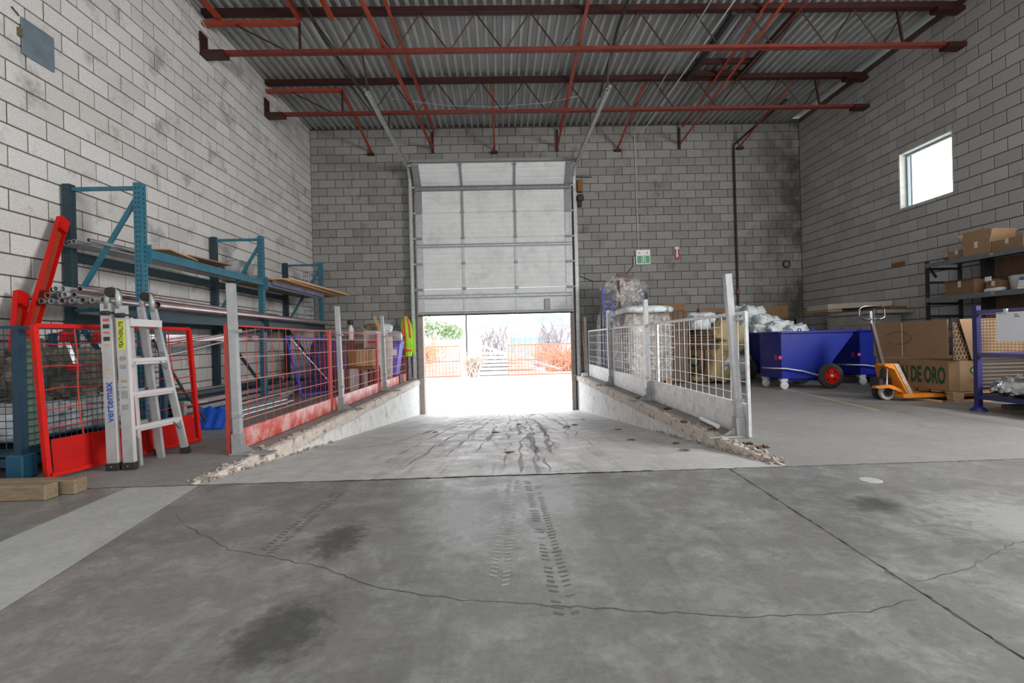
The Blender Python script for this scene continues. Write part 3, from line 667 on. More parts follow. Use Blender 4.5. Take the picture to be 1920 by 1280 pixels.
for z, h in ((.02, .04), (.385, .075), (1.6, .07), (2.95, .10)):
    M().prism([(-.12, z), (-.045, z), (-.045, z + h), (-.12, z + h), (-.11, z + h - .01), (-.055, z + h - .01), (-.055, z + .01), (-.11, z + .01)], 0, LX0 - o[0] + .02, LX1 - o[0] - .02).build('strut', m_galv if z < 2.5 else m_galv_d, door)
M().prism([(-.50, 3.49), (-.42, 3.49), (-.42, 3.55), (-.50, 3.55)], 0, LX0 - o[0] - .08, LX1 - o[0] + .08).build('top_strut', m_galv_d, door)
M().bbox((1.17, -.075, .05), (1.30, -.03, .32), .01).build('lock_plate', m_galv_d, door)
M().box((LX0 - o[0], -.02, -.03), (LX1 - o[0], .02, .005)).build('bottom_seal', m_rubber, door)
for sx, x, lab in ((-1, -2.06, 'left'), (1, 1.86, 'right')):
    t = thing('door_track', 'galvanised steel track of the overhead door, ' + lab + ' side of the opening', 'track', (x, 11.85, RZ))
    oo = (x, 11.85, RZ); zt = 4.62; zh = 4.98; rr = .36
    path = [(11.84, RZ + .02), (11.84, zt)] + [(11.84 - rr + rr * math.cos(a), zt + rr * math.sin(a)) for a in [R(15 * i) for i in range(1, 7)]] + [(8.08, 4.96)]
    for (da, db, nm) in ((-.04, -.034, 'track_web'), (-.04, .012, 'track_lip')):
        mb = M(oo)
        for (a, b) in zip(path, path[1:]):
            if nm == 'track_web': mb.bar((x + sx * .03, a[0], a[1]), (x + sx * .03, b[0], b[1]), .006, .06)
            else:
                d = Vector((0, b[0] - a[0], b[1] - a[1])).normalized(); nn = Vector((0, -d.z, d.y)) * .03
                for s_ in (-1, 1): mb.bar(Vector((x, a[0], a[1])) + nn * s_, Vector((x, b[0], b[1])) + nn * s_, .055, .005, up=(0, -d.z, d.y))
        mb.build(nm, m_galv, t)
    M(oo).box((x + sx * .035, 11.9, RZ), (x + sx * .042, 12.04, 4.7)).box((x + sx * .035 - .05 * (sx < 0), 12.0, RZ), (x + sx * .035 + .05 * (sx > 0), 12.045, 4.7)).build('track_angle', m_galv, t)
    M(oo).bar((x + sx * .05, 8.1, 5.03), (x + sx * .05, 11.9, 5.03), .04, .04).build('reinforcing_angle', m_galv_d, t)
    M(oo).bar((x, 8.12, 5.0), (x, 7.82, 5.42), .03, .03).build('hanger', m_black, t)
    M(oo).bar((x + sx * .03, 9.76, 5.0), (x + sx * .03, 9.76, 5.42), .03, .03).build('hanger', m_black, t)
    jx0, jx1 = (-1.99, -1.87) if sx < 0 else (1.71, 1.81)
    tag(M((x, YB, RZ)).prism([(jx0, 11.99), (jx1, 11.99), (jx1, 12.26), (jx1 - .012, 12.26), (jx1 - .012, 12.0), (jx0, 12.0)], 2, RZ, 4.5).build('trim_1' if sx < 0 else 'trim_2', mat('brown_grey_steel', (.30, .25, .22), .5, .2, var=.2)), 'brown-grey steel jamb lining the ' + lab + ' edge of the door opening', 'jamb', kind='structure')
# chain hoist on the right of the door
t = thing('door_chain_hoist', 'rusty orange and black chain hoist beside the upper right door track', 'hoist', (2.02, 12.0, 4.4))
M((2.02, 12.0, 4.4)).bbox((1.95, 11.9, 4.45), (2.08, 12.04, 4.74), .015).build('gear_cover', mat('rusty_orange_steel', (.22, .09, .02), .7, var=.3), t)
M((2.02, 12.0, 4.4)).lathe([(.06, 0), (.09, .02), (.07, .05), (.09, .08), (.06, .1)], (2.02, 11.9, 4.3), (0, 1, 0), 16).build('chain_wheel', m_black, t)
M((2.02, 12.0, 4.4)).bbox((1.96, 11.96, 4.1), (2.06, 12.04, 4.24), .01).build('mount_plate', m_joist, t)
M((2.02, 12.0, 4.4)).tube([(1.9, 11.98, 4.83), (2.33, 12.02, 4.83)], .012, 8).build('shaft', m_black, t)
# ------------------------------------------------------------------ window
win = M((XR, 8.5, 3.65))
win.box((XR + .12, WY0, WZ0), (XR + .17, WY0 + .05, WZ1)).box((XR + .12, WY1 - .05, WZ0), (XR + .17, WY1, WZ1)).box((XR + .12, WY0 + .05, WZ0), (XR + .17, WY1 - .05, WZ0 + .05)).box((XR + .12, WY0 + .05, WZ1 - .05), (XR + .17, WY1 - .05, WZ1))
wo = win.build('window_1', mat('aluminium_window_frame', (.25, .32, .36), .4, .4), kind='structure')
M((XR, 8.5, 3.65)).box((XR + .142, WY0 + .05, WZ0 + .05), (XR + .148, WY1 - .05, WZ1 - .05)).build('window_glass', m_glass, wo)
rv = M((XR, 8.5, 3.65)); mwr = mat('white_window_reveal', (.62, .62, .56), .8)
rv.box((XR + .002, WY1 - .012, WZ0), (XR + .12, WY1 + .006, WZ1)).box((XR + .002, WY0 - .006, WZ0), (XR + .12, WY0 + .012, WZ1)).box((XR + .002, WY0, WZ1 - .012), (XR + .12, WY1, WZ1 + .006)).box((XR + .002, WY0, WZ0 - .006), (XR + .12, WY1, WZ0 + .012))
rv.build('window_reveal', mwr, wo)

# ------------------------------------------------------------------ mesh fences along the ramp
def fence_panel(L, frame_m, wire_m, toe_m, label, loc, group, tube_top, toe=.175, ew=.03):
    t = thing('mesh_barrier', label, 'barrier', loc, 0, group)
    M().tube([(0, .02, 1.06), (0, L - .02, 1.06)], tube_top, 8).build('top_rail', frame_m, t)
    ef = M().bar((0, 0, .01), (0, 0, 1.07), ew, ew, up=(0, 1, 0)).mesh('end_frame', frame_m)
    for y in ((.0, L) if toe < .2 else (L,)):
        q = bpy.data.objects.new('end_frame', ef); COL.objects.link(q); q.parent = t; q.location = (0, y, 0)
    if toe > .2: M().bar((0, 0, .01), (-.01, 0, 1.07), .026, .026, up=(0, 1, 0)).build('end_frame', m_galv, t)
    hw = M().tube([(0, .01, 0), (0, L - .01, 0)], .0042, 5).mesh('wire', mat('highlit_red_wire', (.60, .27, .24), .4) if wire_m == m_fred else wire_m)  # red side: horizontal wires painted paler for the light glinting on them
    for z in ((.95, .79, .59, .40, .25) if toe < .2 else (.95, .79, .63, .47, .36)):
        q = bpy.data.objects.new('wire', hw); COL.objects.link(q); q.parent = t; q.location = (.006, 0, z)
    n = int(L / .155); vw = M().tube([(0, 0, toe - .02), (0, 0, 1.05)], .0032, 5).mesh('wire', wire_m)
    for i in range(1, n):
        q = bpy.data.objects.new('wire', vw); COL.objects.link(q); q.parent = t; q.location = (-.002, i * L / n, 0)
    M().bbox((-.012, .01, .005), (.012, L - .01, toe), .006).box((-.012, .01, toe - .005), (.02, L - .01, toe + .003)).build('toe_board', toe_m, t)
    return t
def guard_post(loc, tx, label, foot, m=mat('weathered_post_steel', (.34, .35, .36), .42, .35, var=.12, scale=14)):
    t = thing('guard_post', label, 'post', loc, 0, None); h = 1.40
    M().bar((0, 0, .12), (tx, 0, h), .056, .056, up=(0, 1, 0)).build('tube', m, t)
    M().bar((0, 0, .0), (tx * .1, 0, .17), .075, .075, up=(0, 1, 0)).build('socket', m_galv_d, t)
    M().bbox((min(0, foot) - .05, -.06, 0), (max(0, foot) + .05, .06, .014), .004).build('foot_plate', m_galv_d, t)
    M().prism([(-.03 if foot > 0 else .03, .014), (foot * .6, .014), (-.03 if foot > 0 else .03, .13)], 1, -.006, .006).build('gusset', m_galv_d, t)
    for z in (.3, 1.0): M().box((-.034, -.034, z), (.034, .034, z + .025)).build('clamp', m_galv_d, t)
    return t
for y0, L, n in ((4.10, 2.40, 'nearest of three, by the step ladder'), (6.55, 2.42, 'middle of three'), (9.02, 2.62, 'farthest of three, by the safety vest')):
    fp = fence_panel(L, m_fred, m_fred, m_toered, 'red wire barrier panel left of the ramp, ' + n, (-2.245, y0, 0), 'red barrier panels left of the ramp', .009)
for y0, L, n in ((4.10, 2.38, 'nearest of three, by the blue hoppers'), (6.52, 2.55, 'middle of three'), (9.10, 2.55, 'farthest of three, by the door')):
    fence_panel(L, m_fwhite, m_fwhite, m_toewhite, 'white wire barrier panel right of the ramp, ' + n, (2.088, y0 + .03, 0), 'white barrier panels right of the ramp', .017, .28, .024)
for y, n in ((4.10, 'nearest of four'), (6.73, 'second of four'), (9.25, 'third of four'), (11.8, 'last of four, by the door')):
    guard_post((-2.17, y, 0), -.03, 'grey steel fence post left of the ramp, ' + n, .24)['group'] = 'grey posts of the left barrier'
for y, tx, n in ((4.2, -.075, 'nearest of four'), (6.82, -.01, 'second of four'), (9.2, -.01, 'third of four'), (11.7, -.02, 'last of four, by the door')):
    guard_post((2.035, y, 0), tx, 'grey steel fence post right of the ramp, ' + n, -.24)['group'] = 'grey posts of the right barrier'
# broom leaning by the last right post, small scraps
t = thing('broom', 'orange wooden broom leaning by the last right-hand post', 'broom', (2.0, 11.5, 0))
M((2.0, 11.5, 0)).tube([(1.955, 11.42, .08), (1.985, 11.9, 1.45)], .014, 8).build('handle', mat('orange_wood', (.42, .19, .09), .6), t)
M((2.0, 11.5, 0)).bbox((1.86, 11.34, 0), (2.0, 11.46, .09), .02).build('head', m_white, t)

# ------------------------------------------------------------------ pallet rack on the left
def rack_frame(y, label):
    t = thing('rack_upright_frame', label, 'rack frame', (-4.08, y, 0), 0, 'teal rack upright frames')
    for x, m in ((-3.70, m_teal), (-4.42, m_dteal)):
        xx = x + 4.08; mb = M()
        # open C channel with slot rows: web and two flanges
        mb.box((xx - .04, -.038, .01), (xx + .04, -.034, 2.6)).box((xx - .04, -.034, .01), (xx - .036, .038, 2.6)).box((xx + .036, -.034, .01), (xx + .04, .038, 2.6)).box((xx - .04, .034, .01), (xx - .018, .038, 2.6)).box((xx + .018, .034, .01), (xx + .04, .038, 2.6))
        u = mb.build('upright', m, t)
        sl = M()
        for i in range(50):
            z = .08 + i * .05; sl.box((xx + .0402, -.008, z), (xx + .0412, .008, z + .022)); sl.box((xx - .022, -.0388, z), (xx - .010, -.0382, z + .022)); sl.box((xx + .010, -.0388, z), (xx + .022, -.0382, z + .022))
        sl.build('slots', m_black, u, kind='stuff')
        M().box((xx - .06, -.06, 0), (xx + .06, .06, .008)).build('base_plate', m_dteal, t)
    a, b = .38 - .03, -.34 + .03
    for z in (2.55, 1.30, .2): M().bar((a, 0, z), (b, 0, z), .03, .038).build('horizontal_brace', m_teal, t)
    M().bar((a, 0, 2.45), (b, 0, 1.38), .032, .04).build('diagonal_brace', m_teal, t)
    M().bar((b, 0, 1.22), (a, 0, .28), .032, .04).build('diagonal_brace', m_dteal, t)
    return t
rf = rack_frame(5.2, 'teal slotted rack frame against the left wall, nearest of three')
copy_tree(rf, (-4.08, 7.78, 0), label='teal slotted rack frame against the left wall, middle of three')
copy_tree(rf, (-4.08, 10.33, 0), label='teal slotted rack frame against the left wall, farthest of three')
def beam(x, y0, y1, z, m, label, h=.1):
    t = thing('rack_beam', label, 'beam', (x, y0, z), 0, 'beams of the teal rack'); L = y1 - y0
    M().prism([(-.022, -h), (.022, -h), (.022, -.03), (.0, -.03), (.0, 0), (-.022, 0)], 1, .04, L - .04).build('beam_box', m, t)
    for y in (.036, L - .042): M().box((-.025, y, -h - .06), (.045, y + .006, .04)).build('end_connector', m, t)
    return t
for (y0, y1, n) in ((5.2, 7.78, 'near bay'), (7.78, 10.33, 'far bay')):
    beam(-3.665, y0, y1, 1.93, m_teal if y0 < 6 else mat('faded_blue_steel', (.10, .14, .2), .45), 'upper front rack beam of the ' + n)
    beam(-4.43, y0, y1, 1.92, m_dteal, 'upper rear rack beam of the ' + n)
    beam(-3.665, y0, y1, 1.27, m_dteal, 'lower front rack beam of the ' + n)
    beam(-4.43, y0, y1, 1.27, m_dteal, 'lower rear rack beam of the ' + n)
m_pink = mat('pink_lit_steel_tube', (.50, .40, .40), .25, .75, var=.15, scale=6)  # pink tinge in the colour stands in for red bounce light
def tube_thing(name, p, q, r, m, label, cat='pipe', group=None, hollow=True, n=10):
    mb = M(p); (mb.pipe(p, q, r, n) if hollow else mb.tube([p, q], r, n)); return tag(mb.build(name, m, smooth=40), label, cat, group)
ends = [(-4.36, 0), (-4.29, .0), (-4.24, .004), (-4.18, .006), (-4.02, .012)]
for i, (x, dz) in enumerate(ends):
    tube_thing('steel_pipe', (x, 5.02 - .02 * i, 1.955 + dz), (x + .18 + .02 * i, 8.1 + .2 * i, 1.955), .0225, m_alu, 'silver pipe on the upper rack beams, %s from the wall' % ['first', 'second', 'third', 'fourth', 'fifth and outermost'][i], group='silver pipes on the upper rack level')
rows = [[-4.20 + .062 * i for i in range(10)], [-4.17, -4.08, -3.99, -3.93], [-4.15, -4.07, -4.03, -3.90]]
words_ = ['first', 'second', 'third', 'fourth', 'fifth', 'sixth', 'seventh', 'eighth', 'ninth', 'tenth']; rn = ['bottom', 'middle', 'top']
for r, row in enumerate(rows):
    for i, x in enumerate(row):
        tube_thing('steel_conduit', (x + .0 * r, 4.62 + .03 * ((i * 7 + r) % 3), 1.345 + .055 * r), (x - .06, 8.9, 1.31 + .055 * r), .0275 if r < 2 else .028, m_galv if i % 3 else m_pink, 'steel conduit bundled on the lower rack level, %s in the %s row' % (words_[i], rn[r]), group='conduit bundle on the lower rack level', n=10)
tube_thing('long_steel_tube', (-3.62, 5.30, 1.345), (-3.60, 10.75, 1.335), .042, m_pink, 'long shiny steel tube on the lower front edge of the rack', 'tube', n=14)
tube_thing('long_steel_tube', (-3.74, 5.35, 1.335), (-3.80, 10.6, 1.315), .034, m_galv_d, 'dull steel tube lying behind the long shiny tube', 'tube', n=12)
tag(M((-3.8, 6, 1)).bar((-3.76, 5.25, 1.0), (-3.85, 7.9, 1.02), .05, .075).build('flat_aluminium_bar', m_pink), 'wide pale aluminium bar across the rack at fence height', 'bar')
tube_thing('sloping_tube', (-3.5, 4.95, .90), (-3.9, 9.9, 1.36), .018, m_pink, 'thin pale tube sloping up behind the wide aluminium bar', 'tube')
tube_thing('sloping_tube', (-3.45, 4.95, .78), (-3.88, 8.6, 1.18), .012, m_alu, 'thinnest silver tube sloping below the other', 'tube')
# boards on the upper level
def board(name, x0, x1, y0, y1, z0, z1, m, label, cat='board', group=None, rz=0):
    c = ((x0 + x1) / 2, (y0 + y1) / 2, z0); mb = M(); mb.bbox((x0 - c[0], y0 - c[1], 0), (x1 - c[0], y1 - c[1], z1 - z0), .003)
    q = mb.build(name, m); q.location = c; q.rotation_euler = (0, 0, rz); return tag(q, label, cat, group)
board('plywood_sheet', -4.38, -3.62, 7.9, 10.95, 1.935, 1.955, m_kraft, 'lowest plywood sheet over the far rack bay')
board('plywood_sheet', -4.30, -3.50, 8.0, 11.0, 1.957, 1.977, m_wood_l, 'second plywood sheet over the far rack bay', rz=.02)
board('plywood_sheet', -4.05, -3.40, 8.3, 11.15, 1.979, 2.012, m_wood_l, 'thick orange plywood sheet on top, sticking out toward the door', rz=-.035)
board('plywood_sheet', -4.25, -3.75, 8.6, 10.6, 2.014, 2.03, m_kraft_l, 'small plywood offcut on top of the sheets', rz=.05)
board('cardboard_offcut', -4.3, -3.72, 5.5, 6.3, 1.98, 2.0, m_kraft_l, 'torn cardboard offcut on the pipes of the near rack bay', 'cardboard', rz=.2)
board('cardboard_offcut', -4.15, -3.70, 6.1, 6.9, 2.002, 2.018, m_kraft, 'brown cardboard offcut on the near front rack beam', 'cardboard', rz=-.12)
board('blue_plank', -3.64, -3.60, 8.0, 10.2, 1.86, 1.925, mat('blue_stained_timber', (.14, .13, .2), .7, var=.5, scale=5), 'blue-stained plank on the front of the far rack bay', 'plank')
tag(lump(M((-4.2, 8.1, 2.1)), (-4.2, 8.1, 2.15), (.35, .5, .28), 3, .05, 3).build('grey_cover_sheet', m_grey_bag, smooth=True), 'grey plastic heap on the plywood by the middle rack frame', 'bag')
# blue net hanging behind the far frame
nt_ = M((-4.3, 10.8, 2))
for i in range(9):
    x = -4.28 + i * .05
    nt_.tube([(x + .012 * math.sin(j * 1.7 + i), 10.9 + .008 * math.cos(j * 1.3 + i), 2.5 - j * .1) for j in range(14)], .005, 4)
for j in range(14): nt_.tube([(-4.28 + i * .05, 10.9 + .012 * math.sin(i * 2 + j), 2.5 - j * .095) for i in range(9)], .005, 4)
tag(nt_.build('hanging_net', mat('blue_grey_net', (.13, .13, .22), .6)), 'blue-grey net hanging behind the farthest rack frame', 'net')

# ------------------------------------------------------------------ red channels leaning by the cage
def channel(p, q, label):
    t = thing('red_channel', label, 'channel', p); o = Vector(p); p = Vector(p); q = Vector(q)
    d = (q - p).normalized(); w = Vector((1, 0, 0)); s_ = d.cross(w).normalized()
    M(o).bar(p, q, .006, .10, up=s_).build('web', m_brace, t)
    for k in (-1, 1): M(o).bar(p + s_ * k * .05 + w * .02, q + s_ * k * .05 + w * .02, .045, .006, up=s_).build('flange', m_red, t)
    M(o).bar(q - d * .14 + w * .03, q + w * .03, .055, .09, up=s_).build('end_bracket', m_red, t)
    return t
channel((-4.16, 4.3, .62), (-4.40, 5.08, 2.21), 'tall orange-red steel channel leaning on the left wall')
channel((-4.10, 4.22, .60), (-4.38, 4.60, 1.42), 'short red steel channel leaning beside the tall one')

# ------------------------------------------------------------------ blue wire cage with its contents
o = (-3.8, 4.25, 0)
cage = thing('wire_cage', 'dark blue wire mesh pallet cage behind the red gate panel', 'cage', o)
cx0, cx1, cy0, cy1 = -4.42, -3.36, 3.52, 4.98
for x, y in ((cx1, cy0), (cx1, cy1), (cx0, cy0), (cx0, cy1)):
    M(o).bar((x, y, .04), (x, y, 1.06), .05, .05).build('post', m_blue_mesh, cage)
    M(o).bbox((x - .06, y - .06, .0), (x + .06, y + .06, .17), .01).build('foot', mat('faded_blue_foot', (.008, .07, .13), .5), cage)
M(o).box((cx0, cy0, .15), (cx1, cy1, .17)).build('cage_floor', m_blue_mesh, cage)
def mesh_side(p, q, z0, z1, nu, nv, m, parent, o, r=.003, name='wire', post=None):
    p = Vector(p); q = Vector(q); up = Vector((0, 0, z1 - z0))
    me = M().tube([(0, 0, 0), up], r, 4).mesh(name, m); me2 = M().tube([(0, 0, 0), q - p], r, 4).mesh(name, m)
    for i in range(nu + 1):
        w = bpy.data.objects.new(name, me); COL.objects.link(w); w.parent = parent; w.location = p.lerp(q, i / nu) + Vector((0, 0, z0)) - Vector(o)
    for j in range(nv + 1):
        w = bpy.data.objects.new(name, me2); COL.objects.link(w); w.parent = parent; w.location = p + Vector((0, 0, z0 + (z1 - z0) * j / nv)) - Vector(o)
mesh_side((cx1, cy0, 0), (cx1, cy1, 0), .2, 1.05, 29, 17, m_blue_mesh, cage, o)
mesh_side((cx0, cy0, 0), (cx1, cy0, 0), .2, 1.05, 21, 17, m_blue_mesh, cage, o)
M(o).bar((cx1 - .27, cy0 - .004, .17), (cx1 - .27, cy0 - .004, 1.05), .035, .03).build('mid_stay', m_blue_mesh, cage)
for (a, b) in (((cx0, cy0), (cx1, cy0)), ((cx1, cy0), (cx1, cy1)), ((cx0, cy1), (cx1, cy1))):
    M(o).bar((*a, .11), (*b, .11), .04, .06).build('base_rail', m_blue_mesh, cage); M(o).bar((*a, 1.055), (*b, 1.055), .02, .02).build('rim_rail', m_blue_mesh, cage)
tag(lump(M((-3.9, 4.25, .28)), (-3.89, 4.25, .33), (.90, 1.28, .30), 2, .06, 5, 50, 24, sharp=.6).build('white_plastic_sheet', m_bag, smooth=True), 'white plastic sheet crumpled in the bottom of the blue cage', 'plastic sheet')
tag(lump(M((-4.0, 4.5, .6)), (-3.98, 4.42, .66), (.70, 1.0, .42), 5, .11, 5.5, 60, 34, sharp=.9).build('brown_tarpaulin', m_tarp, smooth=45), 'crumpled brown tarpaulin heaped in the blue cage', 'tarpaulin')
tag(lump(M((-4.15, 3.8, .6)), (-4.14, 3.78, .70), (.40, .34, .50), 8, .05, 3, 22, 14).build('beige_sack', mat('beige_cloth', (.40, .34, .28), .9), smooth=True), 'beige cloth sack in the near end of the blue cage', 'sack')
board('green_board', -3.44, -3.42, 3.60, 3.78, .2, .98, mat('green_board_paint', (.09, .14, .09), .6), 'narrow green board standing inside the corner of the blue cage')
t = None
for i, (y, x, z, l) in enumerate(((3.66, -4.02, .98, 'leftmost'), (3.60, -3.93, .91, 'lower'), (3.72, -3.85, .99, 'rightmost'))):
    o2 = (x, y, z); t = thing('red_handled_clamp', 'red-handled clamp hooked on the rim of the blue cage, %s of three' % l, 'clamp', o2, 0, 'red-handled clamps on the cage rim')
    M().tube([(0, 0, -.13), (.012, 0, -.07), (0, 0, .0)], [.026, .034, .018], 10).build('handle', m_red, t, smooth=True)
    M().tube([(0, 0, 0), (0, 0, .10), (.06, -.02, .13)], .008, 6).build('shank', m_galv, t)
for i, (y, l) in enumerate(((3.98, 'nearer'), (4.30, 'farther'))):
    t = thing('bar_clamp', 'red and silver bar clamp standing behind the mesh, %s of two' % l, 'clamp', (-3.44, y, .78), 0, 'bar clamps in the blue cage')
    M().bar((-.0, 0, .20), (.03, .06, -.02), .02, .03).build('bar', m_alu, t); M().bbox((-.02, .02, -.06), (.05, .10, .0), .01).build('jaw', m_red, t); M().bbox((-.03, -.03, .17), (.03, .05, .26), .01).build('head', m_red, t)

# ------------------------------------------------------------------ red gate panel
o = (-2.97, 4.03, 0)
gp = thing('red_gate_panel', 'bright red framed mesh panel with solid foot, standing behind the ladder', 'panel', o)
A, B = Vector((-3.10, 3.43, .012)), Vector((-2.83, 4.66, .012)); UP = Vector((-.07, 0.0, 1.045)); dd = (B - A)
def gpt(u, v): return A + dd * u + UP * v
nrm = dd.cross(UP).normalized()
for (a, b, c, d) in ((0, 0, 0, 1), (1, 0, 1, 1), (0, 1, 1, 1), (0, .02, 1, .02)):
    M(o).bar(gpt(a, b), gpt(c, d), .03, .036, up=nrm).build('frame_tube', m_red, gp)
M(o).sheet(lambda u, v: gpt(.03 + u * .94, .03 + v * .22), 2, 2, .004).build('kick_plate', mat('deep_red_plate', (.40, .005, .003), .55, var=.1, spec=.2), gp)
for i in range(1, 4): M(o).bar(gpt(i / 4, .03), gpt(i / 4, .25), .006, .006, up=nrm).build('plate_rib', m_red, gp)
for v in (.33, .45, .58, .73, .88): M(o).tube([gpt(i / 10, v + .006 * math.sin(i * 2.1 + v * 9)) for i in range(11)], .0045, 5).build('wire', m_fred, gp)
for u in (.2, .38, .52, .67, .83): M(o).tube([gpt(u + .01 * math.sin(v * 8 + u * 5), v) for v in (.25, .4, .6, .8, 1)], .0045, 5).build('wire', m_fred, gp)

# ------------------------------------------------------------------ ladder
o = (-2.8, 3.92, 0)
lad = thing('telescoping_ladder', 'folded aluminium telescoping ladder standing in front of the red gate panel', 'ladder', o)
m_rail = mat('ladder_rail_aluminium', (.47, .48, .49), .4, .5, var=.12); m_bk = m_rubber
def rail(p, q, w, name='rail', m=m_rail, d=.03, boot=True):
    p = Vector(p); q = Vector(q); mb = M(o); mb.bar(p, q, d, w, up=(1, 0, 0)); r_ = mb.build(name, m, lad)
    if boot:
        dd_ = (q - p).normalized(); M(o).bar(p - dd_ * .0, p + dd_ * .055, d + .014, w + .012, up=(1, 0, 0)).build('rubber_foot', m_bk, r_)
    return r_
FL = [Vector((-2.735, 3.68, 0)), Vector((-2.77, 3.68, 1.20))]          # front left rail
FR = [Vector((-2.66, 4.20, 0)), Vector((-2.79, 4.04, 1.20))]
BL = [Vector((-2.845, 3.67, 0)), Vector((-2.875, 3.68, 1.22))]
BR = [Vector((-2.86, 4.17, 0)), Vector((-2.87, 4.02, 1.22))]

def al(r, z): return r[0].lerp(r[1], z / 1.2)
rail(*FL, .078); m_flange = mat('bright_rail_flange', (.60, .59, .59), .35, .3, var=.05)
for q_ in (FL, BL): M(o).bar(al(q_, .06) + Vector((.039, 0, 0)), al(q_, 1.1) + Vector((.039, 0, 0)), .032, .004, up=(1, 0, 0)).build('rail_flange', m_flange, lad)
for a_, b_ in ((FR[0], al(FR, .86)),): M(o).bar(a_ + Vector((.026, -.012, .06)), b_ + Vector((.026, -.012, 0)), .008, .006, up=(1, 0, 0)).build('rail_flange', m_flange, lad)
rail(FR[0], al(FR, .86), .05); rail(al(FR, .80), FR[1], .045, boot=False)
rail(*BL, .078); rail(*BR, .05)
rail((-2.76, 3.80, .0), (-2.80, 3.79, 1.12), .045, 'inner_rail', boot=False); rail((-2.76, 4.05, .0), (-2.82, 3.97, 1.12), .045, 'inner_rail', boot=False)
rail((-2.82, 4.12, .02), (-2.84, 3.98, 1.12), .04, 'inner_rail', boot=False)
rail((-2.72, 3.745, .22), (-2.775, 3.745, 1.1), .018, 'inner_rail', mat('pinkish_rail', (.62, .5, .5), .4, .5), boot=False)
for z, w in ((.30, .055), (.55, .05), (.80, .045)):
    a = al(FL, z) + Vector((.004, .03, 0)); b = al(FR, z) + Vector((.004, -.01, 0)); M(o).bar(a, b, w, .028).bar(a + Vector((.0, 0, -.02)), b + Vector((0, 0, -.02)), .02, .03).build('rung', m_flange, lad)
    a = al(BL, z) + Vector((-.01, .03, 0)); b = al(BR, z); M(o).bar(a, b, .04, .026).build('rung', m_galv_d, lad)
a = al(FL, 1.08) + Vector((.0, .02, 0)); b = al(FR, 1.08); M(o).bar(a, b, .085, .055).build('top_rung', m_flange, lad)
for z in (.30, .80):
    for (r, s_) in ((FL, 1), (FR, -1)): M(o).bar(al(r, z - .10) + Vector((.012, 0, 0)), al(r, z) + Vector((.012, s_ * .10, 0)), .006, .02, up=(1, 0, 0)).build('rung_brace', m_alu, lad)
for y in (3.68, 4.03):
    pts = [(-2.79, y, 1.18), (-2.79, y, 1.26), (-2.80, y, 1.30), (-2.83, y, 1.325), (-2.86, y, 1.30), (-2.87, y, 1.26), (-2.87, y, 1.18)]
    h = M(o).tube(pts, .022, 8).build('hinge', mat('cast_hinge', (.32, .34, .33), .45, .5), lad, smooth=True)
    M(o).tube([(-2.83, y - .035, 1.30), (-2.83, y + .035, 1.30)], .036, 14).build('hinge_knob', m_bk, h)
for (r, nm) in ((FL, 'lock_tab'), (BL, 'lock_tab')): M(o).bbox(tuple(al(r, 1.13) - Vector((.03, .045, .016))), tuple(al(r, 1.13) + Vector((.04, .05, .016))), .01).build(nm, m_bk, lad)
# printed labels on the outer faces of the two near rails
def sticker(r, z0, z1, m, w=.06, lab=None, dx=0, off=.0162):
    a = al(r, z0) + Vector((dx, -off, 0)); b = al(r, z1) + Vector((dx, -off, 0))
    q = M(o).bar(a, b, .0014, w, up=(1, 0, 0)).build('sticker', m, lad)
    if lab: q['label'] = lab
    return q
m_lbl = mat('yellow_label', (.55, .58, .06), .5, var=.03); m_txb = mat('blue_print', (.02, .07, .33), .6, var=.03); m_blk = mat('black_print', (.02, .02, .02), .6, var=.03)
m_lw = mat('white_label', (.62, .63, .6), .5, var=.03); m_lr = mat('red_label', (.5, .06, .05), .5, var=.03); m_lo = mat('orange_label', (.6, .28, .05), .5, var=.03)
sticker(FL, .88, 1.10, m_lbl, .05, 'yellow label with black lettering')
p_ = al(FL, .99) - Vector(o) + Vector((0, -.0175, 0))
text_mesh('FEATHERLITE', .042, .0004, m_blk, 'label_lettering', lad, fr(p_, (.0, 0, 1), (-1, 0, 0)), 'black capital lettering on the yellow label', sx=.78, bold=.001)
p_ = al(BL, .49) - Vector(o) + Vector((0, -.0166, 0))
text_mesh('vertemax', .078, .0004, m_txb, 'rail_lettering', lad, fr(p_, (-.03, 0, 1), (-1, 0, -.03)), 'blue lettering running up the rail', sx=.98, bold=.0012)
for (z0, z1, m_) in ((1.07, 1.09, m_lr), (1.02, 1.05, m_black), (.985, .995, m_lr), (.93, .96, m_black), (.895, .905, m_lo), (.72, .728, m_lo)): sticker(BL, z0, z1, m_, .045)
for (z0, z1) in ((.80, .83), (.74, .77), (.64, .655), (.60, .61), (.52, .58), (.44, .48)): sticker(FL, z0, z1, m_galv_d, .045)
sticker(FL, .655, .662, m_lo, .045)
for z in (.03,): 
    for r in (FL, BL): M(o).lathe([(.006, 0), (.006, .003)], tuple(al(r, z) + Vector((0, -.0235, 0))), (0, -1, 0), 8).build('rivet', m_alu, lad)

